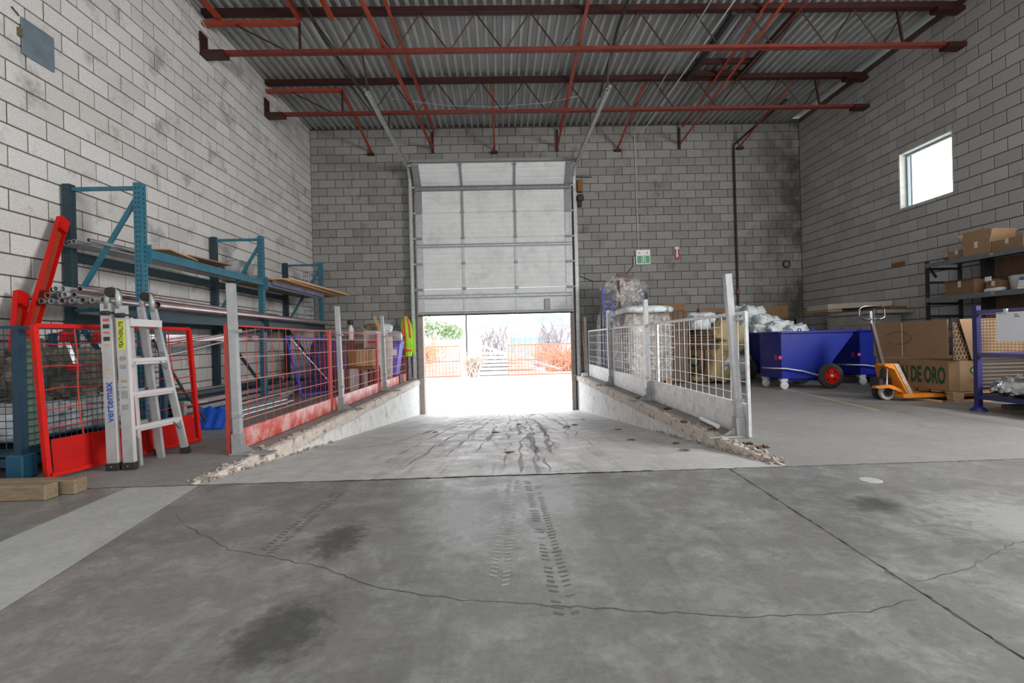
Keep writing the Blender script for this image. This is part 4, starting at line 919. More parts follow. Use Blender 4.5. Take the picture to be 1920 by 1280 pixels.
# ------------------------------------------------------------------ timbers at the lower left, shovel, pipes on the floor
def timber(x0, x1, y, label, rz, s_=.09):
    mb = M(); L = x1 - x0; mb.bbox((-L, 0, 0), (0, s_, s_), .007); q = mb.build('timber_block', m_timber); q.location = (x1, y, 0); q.rotation_euler = (0, 0, rz); return tag(q, label, 'timber', 'square timbers at the lower left')
timber(-4.0, -2.70, 2.965, 'square timber on the floor at lower left, nearer of two', R(-1.5))
timber(-4.0, -2.62, 3.075, 'square timber on the floor at lower left, farther of two', R(-1.0))
o = (-3.2, 5.35, 0)
t = thing('snow_shovel', 'blue snow shovel lying behind the red gate panel', 'shovel', o)
def sb(u, v):
    x = -3.36 + u * .36; c = math.sin(v * 1.6) * .10
    return (x + .02 * v, 5.36 + c + .05 * math.sin(u * math.pi) * 0, .0 + v * .235 + .012 * math.sin(u * math.pi * 6))
M(o).sheet(sb, 25, 7, .004).build('blade', mat('blue_plastic', (.01, .07, .42), .3, var=.05), t, smooth=True)
M(o).tube([(-3.2, 5.40, .1), (-3.34, 5.25, .45), (-3.50, 5.05, .98)], .014, 8).build('handle', m_black, t)
rng = random.Random(9)
pl = [(-3.36, 5.62, -3.30, 7.85, .0, .021, m_alu), (-3.31, 5.70, -3.26, 7.55, .0, .019, m_alu), (-3.42, 5.66, -3.36, 7.75, .0, .02, m_alu), (-3.48, 5.75, -3.47, 7.9, .0, .021, m_alu),
      (-3.39, 5.72, -3.33, 7.7, .04, .02, m_alu), (-3.56, 5.55, -3.62, 8.2, .0, .028, m_galv_d), (-3.64, 5.6, -3.7, 8.6, .0, .028, m_galv), (-3.60, 5.65, -3.70, 8.3, .055, .026, m_pink)]
for i, (x0, y0, x1, y1, z, r, m_) in enumerate(pl):
    tube_thing('aluminium_tube', (x0, y0, z + r), (x1, y1, z + r), r, m_, 'metal tube on the floor behind the red barrier, %s from the ramp' % words_[i], 'tube', 'tubes on the floor under the rack')
# taller pile of long profiles lying under the rack
pr = random.Random(4); kk = 0
for r in range(4):
    for i in range(4 - (r > 2)):
        x = -4.18 + i * .13 + pr.uniform(-.02, .02); z = .02 + r * .085; m_ = [m_galv_d, m_dteal, m_pink, m_galv, m_dteal, m_joist, m_galv_d][(r * 3 + i) % 7]
        y0 = 5.5 + pr.uniform(0, .5); y1 = 9.2 + pr.uniform(-.6, .8)
        q = M((x, y0, z)).bbox((x - .04, y0, z), (x + .04, y1, z + .06), .006).build('steel_profile', m_)
        tag(q, 'long steel profile piled under the rack, %s from the wall, %s layer' % (words_[i], ['bottom', 'second', 'third', 'top'][r]), 'profile', 'steel profiles piled under the rack'); kk += 1
tag(M((-3.7, 8.3, .34)).bbox((-4.15, 5.3, .362), (-3.95, 6.2, .40), .01).build('dark_bracket', m_black), 'black steel bar on top of the near end of the profile pile', 'bar')
o = (-3.42, 5.62, 0)
t = thing('upright_bracket', 'grey upright steel bracket among the floor tubes near the blue shovel', 'bracket', o)
M(o).bar((-3.52, 5.52, 0), (-3.52, 5.52, .30), .06, .05).build('leg', m_galv_d, t); M(o).bar((-3.6, 5.52, .28), (-3.3, 5.60, .285), .05, .02).build('arm', m_galv, t)
tube_thing('short_black_ended_tube', (-3.14, 5.42, .03), (-3.30, 5.62, .035), .028, m_alu, 'short capped tube lying beside the blue shovel', 'tube')

# ------------------------------------------------------------------ goods behind the left barrier
o = (-3.35, 8.6, 0)
t = thing('folded_blue_cage', 'folded blue-purple wire cage leaning under the rack behind the barrier', 'cage', o)
mp_ = mat('violet_blue_steel', (.05, .05, .42), .4, var=.1)
a, b, c_, d_ = Vector((-3.75, 8.7, 1.05)), Vector((-3.42, 8.5, .03)), Vector((-2.98, 9.1, .97)), Vector((-2.92, 9.0, .08))
for p, q in ((a, b), (b, d_), (d_, c_), (a, c_)): M(o).bar(p, q, .035, .03).build('frame_bar', mp_, t)
M(o).bar(a.lerp(c_, .1) + Vector((0, 0, -.03)), b.lerp(d_, .9), .01, .01).build('cross_wire', m_alu, t)
for i in range(1, 16): M(o).bar(a.lerp(c_, i / 16), b.lerp(d_, i / 16), .006, .006).build('wire', mp_ if i % 2 else m_purple, t)
for i in range(1, 9): M(o).bar(a.lerp(b, i / 9), c_.lerp(d_, i / 9), .005, .005).build('wire', m_purple, t)
tag(lump(M((-3.25, 9.3, .5)), (-3.22, 9.35, .50), (.72, .25, .95), 4, .05, 3, 24, 16).build('dark_violet_sheet', mat('dark_violet_sheet', (.085, .045, .085), .7, var=.3), smooth=True), 'dark violet plastic sheet behind the folded blue cage', 'plastic sheet')
def carton(name, loc, size, rz, label, m=m_kraft, flaps=(), group=None, tape=True, print_=None, cat='cardboard box'):
    t = thing(name, label, cat, loc, rz, group); x, y, z = size[0] / 2, size[1] / 2, size[2]; w = .006
    if flaps:
        M().box((-x, -y, 0), (x, -y + w, z)).box((-x, y - w, 0), (x, y, z)).box((-x, -y + w, 0), (-x + w, y - w, z)).box((x - w, -y + w, 0), (x, y - w, z)).box((-x + w, -y + w, 0), (x - w, y - w, w)).build('body', m, t)
        for (sd, ang, ln) in flaps:
            a = R(ang); L = ln
            if sd in ('x-', 'x+'):
                s_ = -1 if sd == 'x-' else 1; px = s_ * x; q = M(); q.bar((px, 0, z), (px + s_ * L * math.cos(a), 0, z + L * math.sin(a)), 2 * y, .005, up=(0, 0, 1) if abs(math.cos(a)) > .3 else (1, 0, 0)); q.build('flap', m, t)
            else:
                s_ = -1 if sd == 'y-' else 1; py = s_ * y; q = M(); q.bar((0, py, z), (0, py + s_ * L * math.cos(a), z + L * math.sin(a)), 2 * x, .005, up=(0, 0, 1) if abs(math.cos(a)) > .3 else (0, 1, 0)); q.build('flap', m, t)
    else:
        M().bbox((-x, -y, 0), (x, y, z), .004).box((-x * .96, -.002, z), (x * .96, .002, z + .001)).build('body', m, t)
    if tape: M().box((-x - .001, -.025, z * .55), (-x + .003, .025, z - .001)).box((x - .003, -.025, z * .55), (x + .001, .025, z - .001)).box((-.02, -y - .001, z * .1), (.02, -y + .002, z * .98)).build('tape', m_tape, t)
    return t
o = (-2.72, 9.6, 0)
t = thing('brown_case', 'brown box with a pale slatted end on the stack behind the barrier', 'box', (-2.75, 9.75, .46))
M().bbox((-.33, -.28, 0), (.29, .25, .32), .006).build('body', mat('ochre_brown_board', (.30, .17, .055), .8, var=.1), t)
for i in range(5): M().box((-.0 + .06 * i, -.285, .01), (.045 + .06 * i, -.279, .31)).build('end_slat', m_kraft_l, t)
t = carton('grey_carton', (-2.60, 10.35, .80), (.42, .35, .36), 0, 'grey-white carton with a red printed band on top of the stack', m=mat('greyish_carton', (.42, .40, .40), .8, var=.08), tape=False)
M().box((-.12, -.178, .10), (.19, -.176, .17)).build('red_band', m_lr, t)
# dark red and pale profiles on edge below the brown case
prf = random.Random(2)
for i in range(11):
    m_ = [mat('maroon_profile', (.10, .035, .03), .5), mat('pale_pink_profile', (.5, .42, .43), .35), m_galv][[0, 1, 0, 2, 1, 0, 1, 0, 0, 0, 1][i]]
    y = 8.9 + i * .11; x = -2.95 + i * .055
    tag(M((x, y, 0)).bbox((x - .035, y - .02, 0), (x + .035, y + .06, .44 - .004 * i), .004).build('standing_profile', m_), 'upright cut profile under the brown case, %s in the row' % (words_ + ['last'])[i], 'profile', 'upright cut profiles behind the barrier')
tag(M((-2.7, 9.75, .4)).bbox((-3.06, 9.42, .40), (-2.44, 10.05, .455), .006).build('shelf_board', m_kraft_d), 'brown board carrying the brown case', 'board')
tag(M((-2.6, 10.35, .4)).bbox((-2.85, 10.1, 0), (-2.4, 10.55, .795), .01).build('maroon_carton', mat('maroon_board', (.13, .05, .04), .8, var=.2)), 'tall maroon carton under the grey-white carton', 'box')
t = thing('leaning_white_boards', 'x', 'board', (0, 0, 0)); bpy.data.objects.remove(t)
for i, (x, y, h) in enumerate(((-2.44, 9.95, 1.12), (-2.42, 10.3, 1.08), (-2.40, 10.62, 1.04))):
    q = M((x, y, 0)).bar((x, y, 0), (x + .02, y + .05, h), .12 if i else .16, .02, up=(0, 1, 0)).build('white_board', m_white if i != 1 else mat('cream_board', (.6, .55, .45), .7)); tag(q, 'upright %s board at the third left post, %s of three' % ('cream' if i == 1 else 'white', ['nearest', 'middle', 'farthest'][i]), 'board', 'upright boards by the third left post')
tag(M((-2.5, 10.5, 1.2)).bar((-2.50, 10.4, 1.14), (-2.66, 10.5, 1.46), .06, .02, up=(0, 1, 0)).build('wooden_batten', m_wood_l), 'light wooden batten sticking up above the stack', 'batten')
tag(M((-2.9, 10.6, 1.1)).bar((-2.72, 10.5, 1.12), (-2.96, 10.6, 1.24), .04, .02).build('wooden_batten', m_wood_l), 'small light batten pointing left from the stack', 'batten')
tag(lump(M((-2.7, 10.7, 1.2)), (-2.74, 10.75, 1.24), (.35, .3, .2), 12, .05, 4, 22, 14, sharp=.4).build('brown_scrap_heap', m_tarp, smooth=45), 'small heap of brown scrap on top of the maroon carton', 'scrap')
t = thing('spray_bottle', 'dark-topped bottle standing above the stack behind the barrier', 'bottle', (-3.02, 10.05, 0))
M().lathe([(.04, .98), (.05, 1.0), (.05, 1.2), (.03, 1.25), (.018, 1.28)], (0, 0, 0), n=14).build('bottle_body', m_white, t, smooth=40); M().lathe([(.05, 1.28), (.06, 1.32), (.05, 1.37), (.02, 1.38)], (0, 0, 0), n=14).build('cap', m_black, t, smooth=40)
M().bbox((-.06, -.06, 0), (.06, .06, .98), .01).build('stand', mat('maroon_board2', (.16, .08, .06), .8), t)
t = thing('blue_bin', 'violet-blue plastic bin on a stand by the last left-hand post', 'bin', (-2.36, 11.0, .2))
M().prism([(-.10, 0), (.06, 0), (.17, .70), (-.12, .70)], 1, -.2, .2).build('bin_body', mat('violet_blue_plastic', (.09, .10, .50), .4, var=.1), t)
M().bbox((-.0, -.21, .42), (.1, -.201, .56), .002).build('white_sticker', m_white, t)
M().bbox((-.15, -.22, .68), (.19, .22, .72), .01).build('rim', mat('violet_blue_plastic', (.09, .10, .50)), t)
M().bbox((-.15, -.2, -.2), (.15, .2, 0), .01).build('base_box', mat('maroon_board', (.13, .05, .04)), t)
tag(lump(M((-2.3, 11, 1)), (-2.36, 11.0, 1.03), (.36, .4, .22), 15, .05, 4, 22, 12, sharp=.3).build('grey_plastic_bag', m_grey_bag, smooth=True), 'grey plastic bag stuffed in the top of the blue bin', 'bag')
tag(lump(M((-2.45, 10.75, 1)), (-2.50, 10.75, 1.20), (.30, .3, .20), 16, .04, 4, 20, 12, sharp=.3).build('clear_plastic_bag', m_bag, smooth=True), 'pale plastic bag on the corner of the stack beside the bin', 'bag')
tag(lump(M((-2.25, 11.4, .3)), (-2.42, 11.45, .25), (.12, .12, .5), 17, .02, 4, 14, 10).build('white_canister', m_white, smooth=True), 'small white canister on the floor behind the last left barrier panel', 'canister')
# safety vest hanging by the door
o = (-2.27, 11.75, 1.05)
t = thing('safety_vest', 'lime safety vest with orange bands hanging on the last left-hand post', 'vest', o)
def vf(u, v):
    a = u * 2 * math.pi; w = (.10 + .03 * math.sin(v * 3.1)) * (1 - .6 * max(0, v - .8) / .2) * (1 - .35 * max(0, .25 - v) / .25)
    return (-2.24 + w * math.cos(a) * (1 + .15 * math.sin(5 * a + v * 4)) + .05 * (1 - v), 11.76 + .045 * math.sin(a) * (1 + .2 * math.sin(7 * a)), .57 + v * .95)
M(o).grid(vf, 28, 20, close_u=True).build('vest_body', m_vest, t, smooth=True)
def band(u0, u1, v0, v1, m, nm):
    c = Vector((-2.24, 11.76, 0))
    def bf(u, v):
        p = Vector(vf(u0 + u * (u1 - u0), v0 + v * (v1 - v0))); d = Vector((p.x - c.x, p.y - c.y, 0)); return p + d.normalized() * .006
    M(o).sheet(bf, 10, 10, -.003).build(nm, m, t, smooth=True)
band(.62, .72, .38, .98, m_vest_o, 'orange_band'); band(.80, .90, .45, .98, m_vest_o, 'orange_band'); band(.55, .95, .12, .18, m_vest_o, 'orange_band')
tag(M((-2.03, 11.8, 1)).bar((-2.06, 11.76, .62), (-2.05, 11.76, 1.42), .035, .012).build('vest_reflection_strip', m_vest), 'lime strip in place of the vest reflected at the left door track', 'reflection')  # strip added to stand in for the vest's green reflection

# ------------------------------------------------------------------ signs on the door wall
t = thing('exit_sign', 'white and green running-man exit sign on the door wall', 'sign', (3.53, YB - .04, 2.84))
M().bbox((-.175, -.05, -.18), (.175, .03, .18), .008).build('casing', m_white, t)
m_sg = mat('sign_green', (.0, .24, .07), .4, var=.03)
M().box((-.15, -.054, -.155), (.15, -.05, .03)).build('green_panel', m_sg, t)
M().box((-.045, -.057, -.155), (-.035, -.054, .02)).box((.045, -.057, -.155), (.055, -.054, .02)).box((-.045, -.057, .01), (.055, -.054, .02)).build('door_outline', m_white, t)
M().lathe([(.014, 0), (.014, .003)], (.012, -.054, -.01), (0, -1, 0), 12).bar((.01, -.056, -.03), (-.005, -.056, -.085), .022, .003, up=(0, 1, 0)).bar((-.005, -.056, -.085), (.03, -.056, -.115), .013, .003, up=(0, 1, 0)).bar((-.005, -.056, -.085), (-.03, -.056, -.14), .013, .003, up=(0, 1, 0)).bar((.01, -.056, -.035), (.04, -.056, -.06), .010, .003, up=(0, 1, 0)).bar((.005, -.056, -.035), (-.03, -.056, -.055), .010, .003, up=(0, 1, 0)).build('running_figure', m_white, t)
for x in (-.09, .1): M().lathe([(.018, 0), (.022, .012), (.018, .02)], (x, -.05, .10), (0, -1, 0), 12).build('indicator_lens', mat('violet_grey_lens', (.3, .27, .36), .3), t)
M().bbox((-.23, .0, -.20), (-.19, .03, .02), .006).build('junction_box', m_galv_d, t)
o = (4.39, YB - .012, 2.93)
t = thing('extinguisher_sign', 'narrow red and white arrow sign for a fire extinguisher', 'sign', o)
mr_ = mat('sign_red', (.33, .012, .02), .5, var=.05)
M().bbox((-.055, -.006, -.15), (.055, .006, .16), .002).build('plate', mr_, t)
M().prism([(-.05, .10), (.05, .10), (.05, .15), (-.05, .15)], 1, -.0085, -.006).build('symbol_panel', m_white, t)
M().prism([(-.016, .1), (-.016, -.06), (-.034, -.06), (0, -.115), (.034, -.06), (.016, -.06), (.016, .1)], 1, -.0085, -.006).build('arrow', m_white, t)
M().lathe([(.012, 0), (.012, .002)], (0, -.0085, .125), (0, -1, 0), 10).build('extinguisher_symbol', m_ink, t)
ring = [(7.1 + .09 * math.cos(R(a)), YB - .02 - .01 * math.sin(R(a * 3)), 2.6 + .085 * math.sin(R(a))) for a in range(0, 360, 18)]
mb = M((7.1, YB, 2.6)); mb.tube(ring, .014, 6, closed=True); mb.tube([(p[0] * .9 + .71, p[1] - .02, p[2] * .9 + .26) for p in ring], .010, 6, closed=True)
tag(mb.build('cable_coil', m_black, smooth=True), 'small black cable coil hung on the door wall near the right corner', 'coil')
conduit([(1.95, YB - .03, 2.43), (2.3, YB - .03, 2.28), (2.8, YB - .03, 2.28), (3.1, YB - .03, 2.42), (3.33, YB - .03, 2.68)], .008, m_black, 'black cable sagging from the door track to the exit sign', 'cable', 'cable')
tag(M((XR, 9.1, 2.1)).bbox((XR - .006, 8.95, 2.07), (XR + .02, 9.27, 2.17), .004).build('brown_wall_plate', mat('brown_wood_patch', (.20, .09, .03), .8)), 'small brown wooden patch on the right wall', 'patch')
# vent cover on the left wall
o = (XL, 4.96, 3.9)
t = thing('vent_cover', 'square blue-grey steel vent cover high on the left wall', 'vent cover', o)
M(o).bbox((XL + .012, 4.79, 3.72), (XL + .022, 5.135, 4.07), .003).build('plate', mat('blue_grey_steel', (.17, .22, .26), .5, .3, var=.2, scale=6), t)
M(o).box((XL, 4.80, 3.76), (XL + .012, 5.12, 4.03)).build('back_frame', m_black, t)
M(o).tube([(XL + .02, 4.77, 4.06), (XL + .02, 4.70, 4.10)], .006, 6).build('hook', m_black, t)
M(o).box((XL + .0, 4.76, 3.87), (XL + .03, 4.79, 3.95)).build('latch', mat('olive_latch', (.12, .1, .04), .6), t)

# ------------------------------------------------------------------ wrapped goods right of the ramp
o = (2.65, 10.9, 0)
t = thing('wrapped_goods', 'tall stack in crumpled stretch film beside the door, blue racks showing through', 'wrapped goods', o)
for x in (2.22, 2.40): M(o).bar((x, 10.5, .1), (x, 10.5, 1.98 if x < 2.3 else 1.85), .04, .04).build('blue_post', mat('vivid_blue_steel', (.02, .05, .45), .4), t)
M(o).bar((2.16, 10.48, .1), (2.16, 10.48, 1.9), .04, .02).build('brown_post', m_joist, t)
M(o).bar((2.58, 10.42, .1), (2.53, 10.42, 2.1), .04, .03).build('brown_post', m_joist, t)
for i in range(9): M(o).box((2.2, 10.47, 1.0 + i * .1), (2.42, 10.5, 1.03 + i * .1)).build('blue_rung', m_purple, t)
M(o).bbox((2.35, 10.6, .12), (3.1, 11.3, 1.5), .03).build('inner_load', mat('dark_grey_load', (.12, .12, .13), .6, var=.4), t)
M(o).box((2.15, 10.45, 0), (3.15, 11.4, .12)).build('base', m_wood, t)
lump(M(o), (2.74, 10.9, .78), (1.12, 1.1, 1.5), 21, .04, 3, 40, 26, e=.35, sharp=.5).build('film_wrap', m_film, t, smooth=True)
lump(M(o), (2.72, 10.8, 1.83), (.95, .8, .72), 22, .10, 4, 36, 22, e=.7, sharp=.5).build('film_wrap', m_film, t, smooth=50)
lump(M(o), (2.72, 10.85, 1.83), (.7, .6, .66), 24, .06, 4, 28, 18, e=.7, sharp=.4).build('crumpled_grey_sheet', mat('grey_brown_sheet', (.20, .175, .155), .5, var=.5, scale=8), t, smooth=45)
lump(M(o), (3.02, 10.75, 1.72), (.40, .5, .36), 23, .05, 4, 24, 16, sharp=.5).build('dark_blue_film', mat('dark_blue_film', (.06, .08, .14), .25, var=.5, scale=12), t, smooth=45)
M(o).tube([(2.55, 10.7, 2.2), (2.75, 10.75, 2.25), (2.95, 10.75, 2.14)], .045, 8).build('brown_roll', mat('brown_roll', (.2, .12, .09), .8), t)
o = (2.6, 9.05, 0)
t = thing('film_wrapped_carton', 'big film-wrapped carton on a pallet with a white cloth on top', 'wrapped carton', o)
M(o).bbox((2.22, 8.72, .12), (3.02, 9.5, 1.30), .01).build('body', mat('grey_brown_carton', (.21, .17, .14), .8, var=.2, scale=4), t)
for z in (.0, .1): M(o).box((2.2, 8.7, z), (3.05, 9.55, z + .02)).build('pallet_deck', m_wood, t)
for x in (2.22, 2.58, 2.93): M(o).box((x, 8.72, .02), (x + .1, 9.5, .1)).build('pallet_block', m_wood, t)
lump(M(o), (2.62, 9.1, .70), (.92, .9, 1.22), 31, .02, 4, 40, 24, e=.25, sharp=.6).build('film_wrap', m_film_t, t, smooth=True)
for i in range(5): M(o).tube([(2.17, 8.68, .3 + i * .2), (2.5, 8.655, .33 + i * .2), (3.08, 8.67, .28 + i * .2)], .006, 5).build('film_fold', m_white, t)
lump(M(o), (2.66, 9.08, 1.37), (.96, .92, .17), 32, .035, 5, 34, 14, e=.6).build('white_cloth', m_bag, t, smooth=True)
M(o).bbox((2.36, 8.69, .95), (2.40, 8.72, 1.30), .003).build('corner_board', m_kraft_l, t)
tag(lump(M((2.35, 8.5, 0)), (2.36, 8.42, .62), (.34, .28, 1.2), 33, .05, 5, 28, 24, sharp=.6).build('crumpled_film', m_film, smooth=45), 'crumpled clear film hanging in front of the wrapped carton', 'film')
# standing cardboard sheets
for i in range(11):
    x = 3.20 + i * .032
    q = M((x, 9.3, 0)).bar((x, 9.25 + (i % 3) * .02, .16 - .01 * (i % 2)), (x + .03, 9.25 + (i % 3) * .02, 1.36 + .006 * (i * 5 % 4)), .018, .014).bbox((x - .012, 9.25, .02), (x + .017, 10.1, 1.34 + .01 * (i * 3 % 5)), .002).build('cardboard_sheet', [mat('dull_brown_sheet', (.15, .095, .065), .88, var=.2), mat('grey_brown_sheet2', (.16, .125, .105), .85, var=.2), mat('dark_brown_sheet', (.085, .06, .048), .85, var=.2)][i % 3])
    tag(q, 'cardboard sheet standing on edge beside the wrapped carton, %s in the row' % (words_ + ['last'])[i], 'cardboard sheet', 'cardboard sheets standing on edge')
tag(M((3.4, 9.6, 1.3)).bbox((3.18, 9.55, 1.36), (3.60, 9.6, 1.52), .003).build('brown_board', m_kraft_d), 'dark brown board sticking up behind the standing sheets', 'board')
# trays, fruit cartons, sacks
for i in range(9):
    q = M((4.15, 10.5, .62 + i * .055)).bbox((3.78, 10.2, .60 + i * .055), (4.75, 10.9, .642 + i * .055), .004).build('cardboard_tray', mat('grey_brown_sheet2', (.16, .125, .105)) if i % 2 else m_kraft_d)
    tag(q, 'flat cardboard tray stacked behind the white barrier, %s from the bottom' % words_[i], 'tray', 'stack of flat cardboard trays')
for i, x in enumerate((4.02, 4.46)):
    t = carton('printed_carton', (x, 10.5, .14), (.42, .6, .45), 0, 'carton with a round dark green mark under the tray stack, %s of two' % ('left', 'right')[i], group='printed cartons under the trays', tape=False)
    M().lathe([(.12, 0), (.12, .002)], (0, -.301, .22), (0, -1, 0), 20).build('green_mark', m_green, t); M().lathe([(.07, 0), (.07, .002)], (0, -.3035, .22), (0, -1, 0), 16).build('mark_centre', m_kraft_l, t)
tag(M((4.2, 10.5, 0)).box((3.75, 10.15, .11), (4.8, 10.85, .135)).box((3.75, 10.15, 0), (4.8, 10.85, .02)).box((3.75, 10.15, .02), (3.85, 10.85, .11)).box((4.25, 10.15, .02), (4.35, 10.85, .11)).box((4.7, 10.15, .02), (4.8, 10.85, .11)).build('wood_pallet', mat('reddish_pallet', (.33, .16, .09), .8)), 'reddish wooden pallet under the printed cartons', 'pallet')
def sack(c, size, seed, m, label, name='paper_sack', cat='sack', amp=.045, sharp=.9, rot=None, fq=7, e=.5):
    mb = M(c); 
    if rot: mb.x = Matrix.Translation(Vector(c)) @ Matrix.Rotation(R(rot[1]), 4, rot[0]) @ Matrix.Translation(-Vector(c))
    lump(mb, c, size, seed, amp, fq, 26, 16, e=e, flat=False, sharp=sharp); return tag(mb.build(name, m, smooth=True), label, cat)
sack((4.22, 9.05, .93), (.60, .30, .40), 41, m_sack, 'tan paper sack hanging over the tray stack, upper left of the sacks', rot=('Y', 18))
sack((4.22, 9.1, .66), (.52, .42, .26), 42, m_sack, 'tan paper sack lying in the middle of the pile', rot=('Y', -6))
sack((4.02, 9.0, .33), (.44, .36, .58), 43, m_sack, 'tan paper sack standing at the bottom of the pile', rot=('Y', 12))
sack((4.05, 9.25, .08), (.95, .4, .13), 44, m_sack, 'flat tan paper sack lying on the floor under the pile')
sack((4.12, 8.85, .45), (.12, .25, .42), 45, m_bag, 'white printed strip of a sack curling over the pile', 'sack_strip', rot=('Y', 35))
sack((4.36, 9.15, .28), (.42, .4, .56), 46, mat('dirty_white_sack', (.40, .40, .40), .7, var=.25, scale=10), 'dirty white sack on the floor left of the far hopper wheel', 'woven_sack', e=.7)
sack((4.15, 10.2, 1.24), (.62, .4, .26), 47, m_bag, 'white plastic bags on top of the tray stack', 'plastic_bag', 'bag', .05, .5)
sack((4.02, 9.95, 1.14), (.42, .5, .30), 48, m_bag, 'white plastic bag drooping in front of the tray stack', 'plastic_bag', 'bag', .04, .5)
tag(M((3.8, 9.9, 1.3)).bbox((3.70, 9.85, 0), (3.78, 9.95, 1.42), .01).build('cardboard_tube', m_kraft), 'upright brown cardboard tube beside the white bags', 'tube')
tag(M((4.1, 9.2, 1.1)).lathe([(.05, -.07), (.06, 0), (.05, .07)], (4.12, 9.2, 1.10), (1, 0, .3), 10).build('orange_roll', m_orange), 'small orange roll on top of the upper paper sack', 'roll')
tag(M((5.2, 11.4, 1.45)).bbox((4.6, 11.3, 1.38), (5.95, 11.42, 1.52), .01).build('brown_plank', mat('reddish_brown_plank', (.24, .14, .09), .8)), 'brown plank lying along the top of the goods at the door wall', 'plank')
tag(M((6.5, 11.7, .9)).sheet(lambda u, v: (5.9 + u * .97, 11.6 + .05 * math.sin(u * 3), .1 + v * (1.38 + .08 * u)), 6, 4, .01).build('brown_cardboard', mat('orange_brown_board', (.27, .15, .07), .8)), 'large brown cardboard standing behind the white bags, near the corner', 'cardboard')
tag(M((5.0, 11.2, .5)).bbox((4.2, 11.0, 0), (6.1, 11.7, 1.3), .02).build('dark_goods', mat('dark_goods', (.11, .10, .09), .85, var=.3, scale=5)), 'dark bulky crate against the door wall behind the sacks', 'crate')

# ------------------------------------------------------------------ blue tipping hoppers
def wheel(parent, c, ax, r=.2, w=.09):
    t = M().lathe([(r * .60, -w * .42), (r * .62, -w * .5), (r * .86, -w * .5), (r * .97, -w * .34), (r, -w * .12), (r, w * .12), (r * .97, w * .34), (r * .86, w * .5), (r * .62, w * .5), (r * .60, w * .42)], c, ax, 28, ring=True).build('tyre', m_tyre, parent, smooth=35)
    M().lathe([(r * .2, -w * .32), (r * .5, -w * .2), (r * .56, -w * .44), (r * .63, -w * .44), (r * .63, w * .44), (r * .56, w * .44), (r * .5, w * .2), (r * .2, w * .32)], c, ax, 24).build('red_rim', m_red, t, smooth=35)
    M().lathe([(.012, -w * .6), (.026, -w * .5), (.026, w * .5), (.012, w * .6)], c, ax, 12).build('hub', m_galv, t, smooth=35)
    for k in range(4):
        a = R(45 + 90 * k); axv = Vector(ax).normalized(); u = Vector((0, 0, 1)); v = axv.cross(u)
        M().lathe([(.012, -w * .34), (.012, w * .34)], Vector(c) + (u * math.cos(a) + v * math.sin(a)) * r * .38, ax, 8).build('bolt', m_chrome, t)
    return t
def make_hopper(label, loc, rz, wx=1.18, bottom=.62):
    t = thing('tipping_hopper', label, 'hopper', loc, rz, 'blue tipping hoppers on wheels'); D = .62; z0, z1 = .165, .90
    # side profile in X,Z: vertical back at x=0, sloping chute to x=wx
    th = .006
    for y in (0, D - th): M().prism([(0, z0), (bottom, z0), (wx, z1 - .05), (wx, z1), (0, z1)], 1, y, y + th).build('side_plate', m_blue, t)
    M().box((0, th, z0), (th, D - th, z1)).build('back_plate', m_blue, t)
    M().bar((bottom, D / 2, z0), (wx, D / 2, z1 - .05), D - 2 * th, th).build('chute_plate', m_blue, t)
    M().box((0, th, z0), (bottom, D - th, z0 + th)).build('floor_plate', m_blue, t)
    for a, b in (((-.02, -.02, z1), (wx + .02, -.02, z1)), ((-.02, D + .02, z1), (wx + .02, D + .02, z1)), ((-.02, -.02, z1), (-.02, D + .02, z1)), ((wx + .02, -.02, z1), (wx + .02, D + .02, z1))):
        M().bar(a, b, .045, .03).build('rim', m_blue, t)
    for (x, y) in ((.18, D), (.52, 0), (.55, D), (.95, D), (.30, 0)):
        M().tube([(x + .025 * math.cos(R(a)), y, z1 + .03 + .03 * math.sin(R(a))) for a in range(0, 360, 30)], .007, 6, closed=True).build('lifting_ring', m_blue, t, smooth=True)
    for y in (-.012, D + .002): M().lathe([(.028, 0), (.028, .012), (.012, .018)], (-.03 if y < 0 else .05, y if y < 0 else y, .50), (0, -1 if y < 0 else 1, 0), 14).build('pivot_boss', mat('pink_red_boss', (.45, .03, .09), .4), t)
    M().box((-.006, .12, .46), (0, .18, .54)).build('pivot_boss', mat('pink_red_boss', (.45, .03, .09)), t)
    for y in (-.07, D + .07): wheel(t, (.74, y, .2), (0, 1, 0))
    M().tube([(.74, -.1, .2), (.74, D + .1, .2)], .016, 8).build('axle', m_galv, t)
    M().box((.1, .06, .12), (.98, .12, z0 - .002)).box((.1, D - .12, .12), (.98, D - .06, z0 - .002)).build('underframe', m_blue, t)
    M().tube([(.66, -.07, .18), (.30, -.06, .285), (.04, -.06, .33), (-.12, .02, .335), (-.14, D * .5, .33)], .012, 6).build('lock_lever', m_galv, t, smooth=True)
    for y in (.0, D - .1):
        M().box((.0, y, .12), (.10, y + .08, z0)).box((-.02, y - .005, .06), (.05, y + .004, .15)).build('caster_fork', m_galv, t)
        M().lathe([(.05, -.018), (.062, -.015), (.064, 0), (.062, .015), (.05, .018)], (.02, y - .025, .064), (0, 1, 0), 20).build('caster_wheel', m_nylon, t, smooth=35)
    return t
h1 = make_hopper('blue tipping hopper with red-rimmed wheel, nearest of three', (4.44, 7.72, 0), R(1))
copy_tree(h1, (4.86, 9.15, 0), (0, 0, 0), label='blue tipping hopper heaped with white sacks, behind the nearest one')
h3 = copy_tree(h1, (5.95, 8.05, 0), (0, 0, R(4)), label='blue tipping hopper at right, half hidden by the pallet jack')
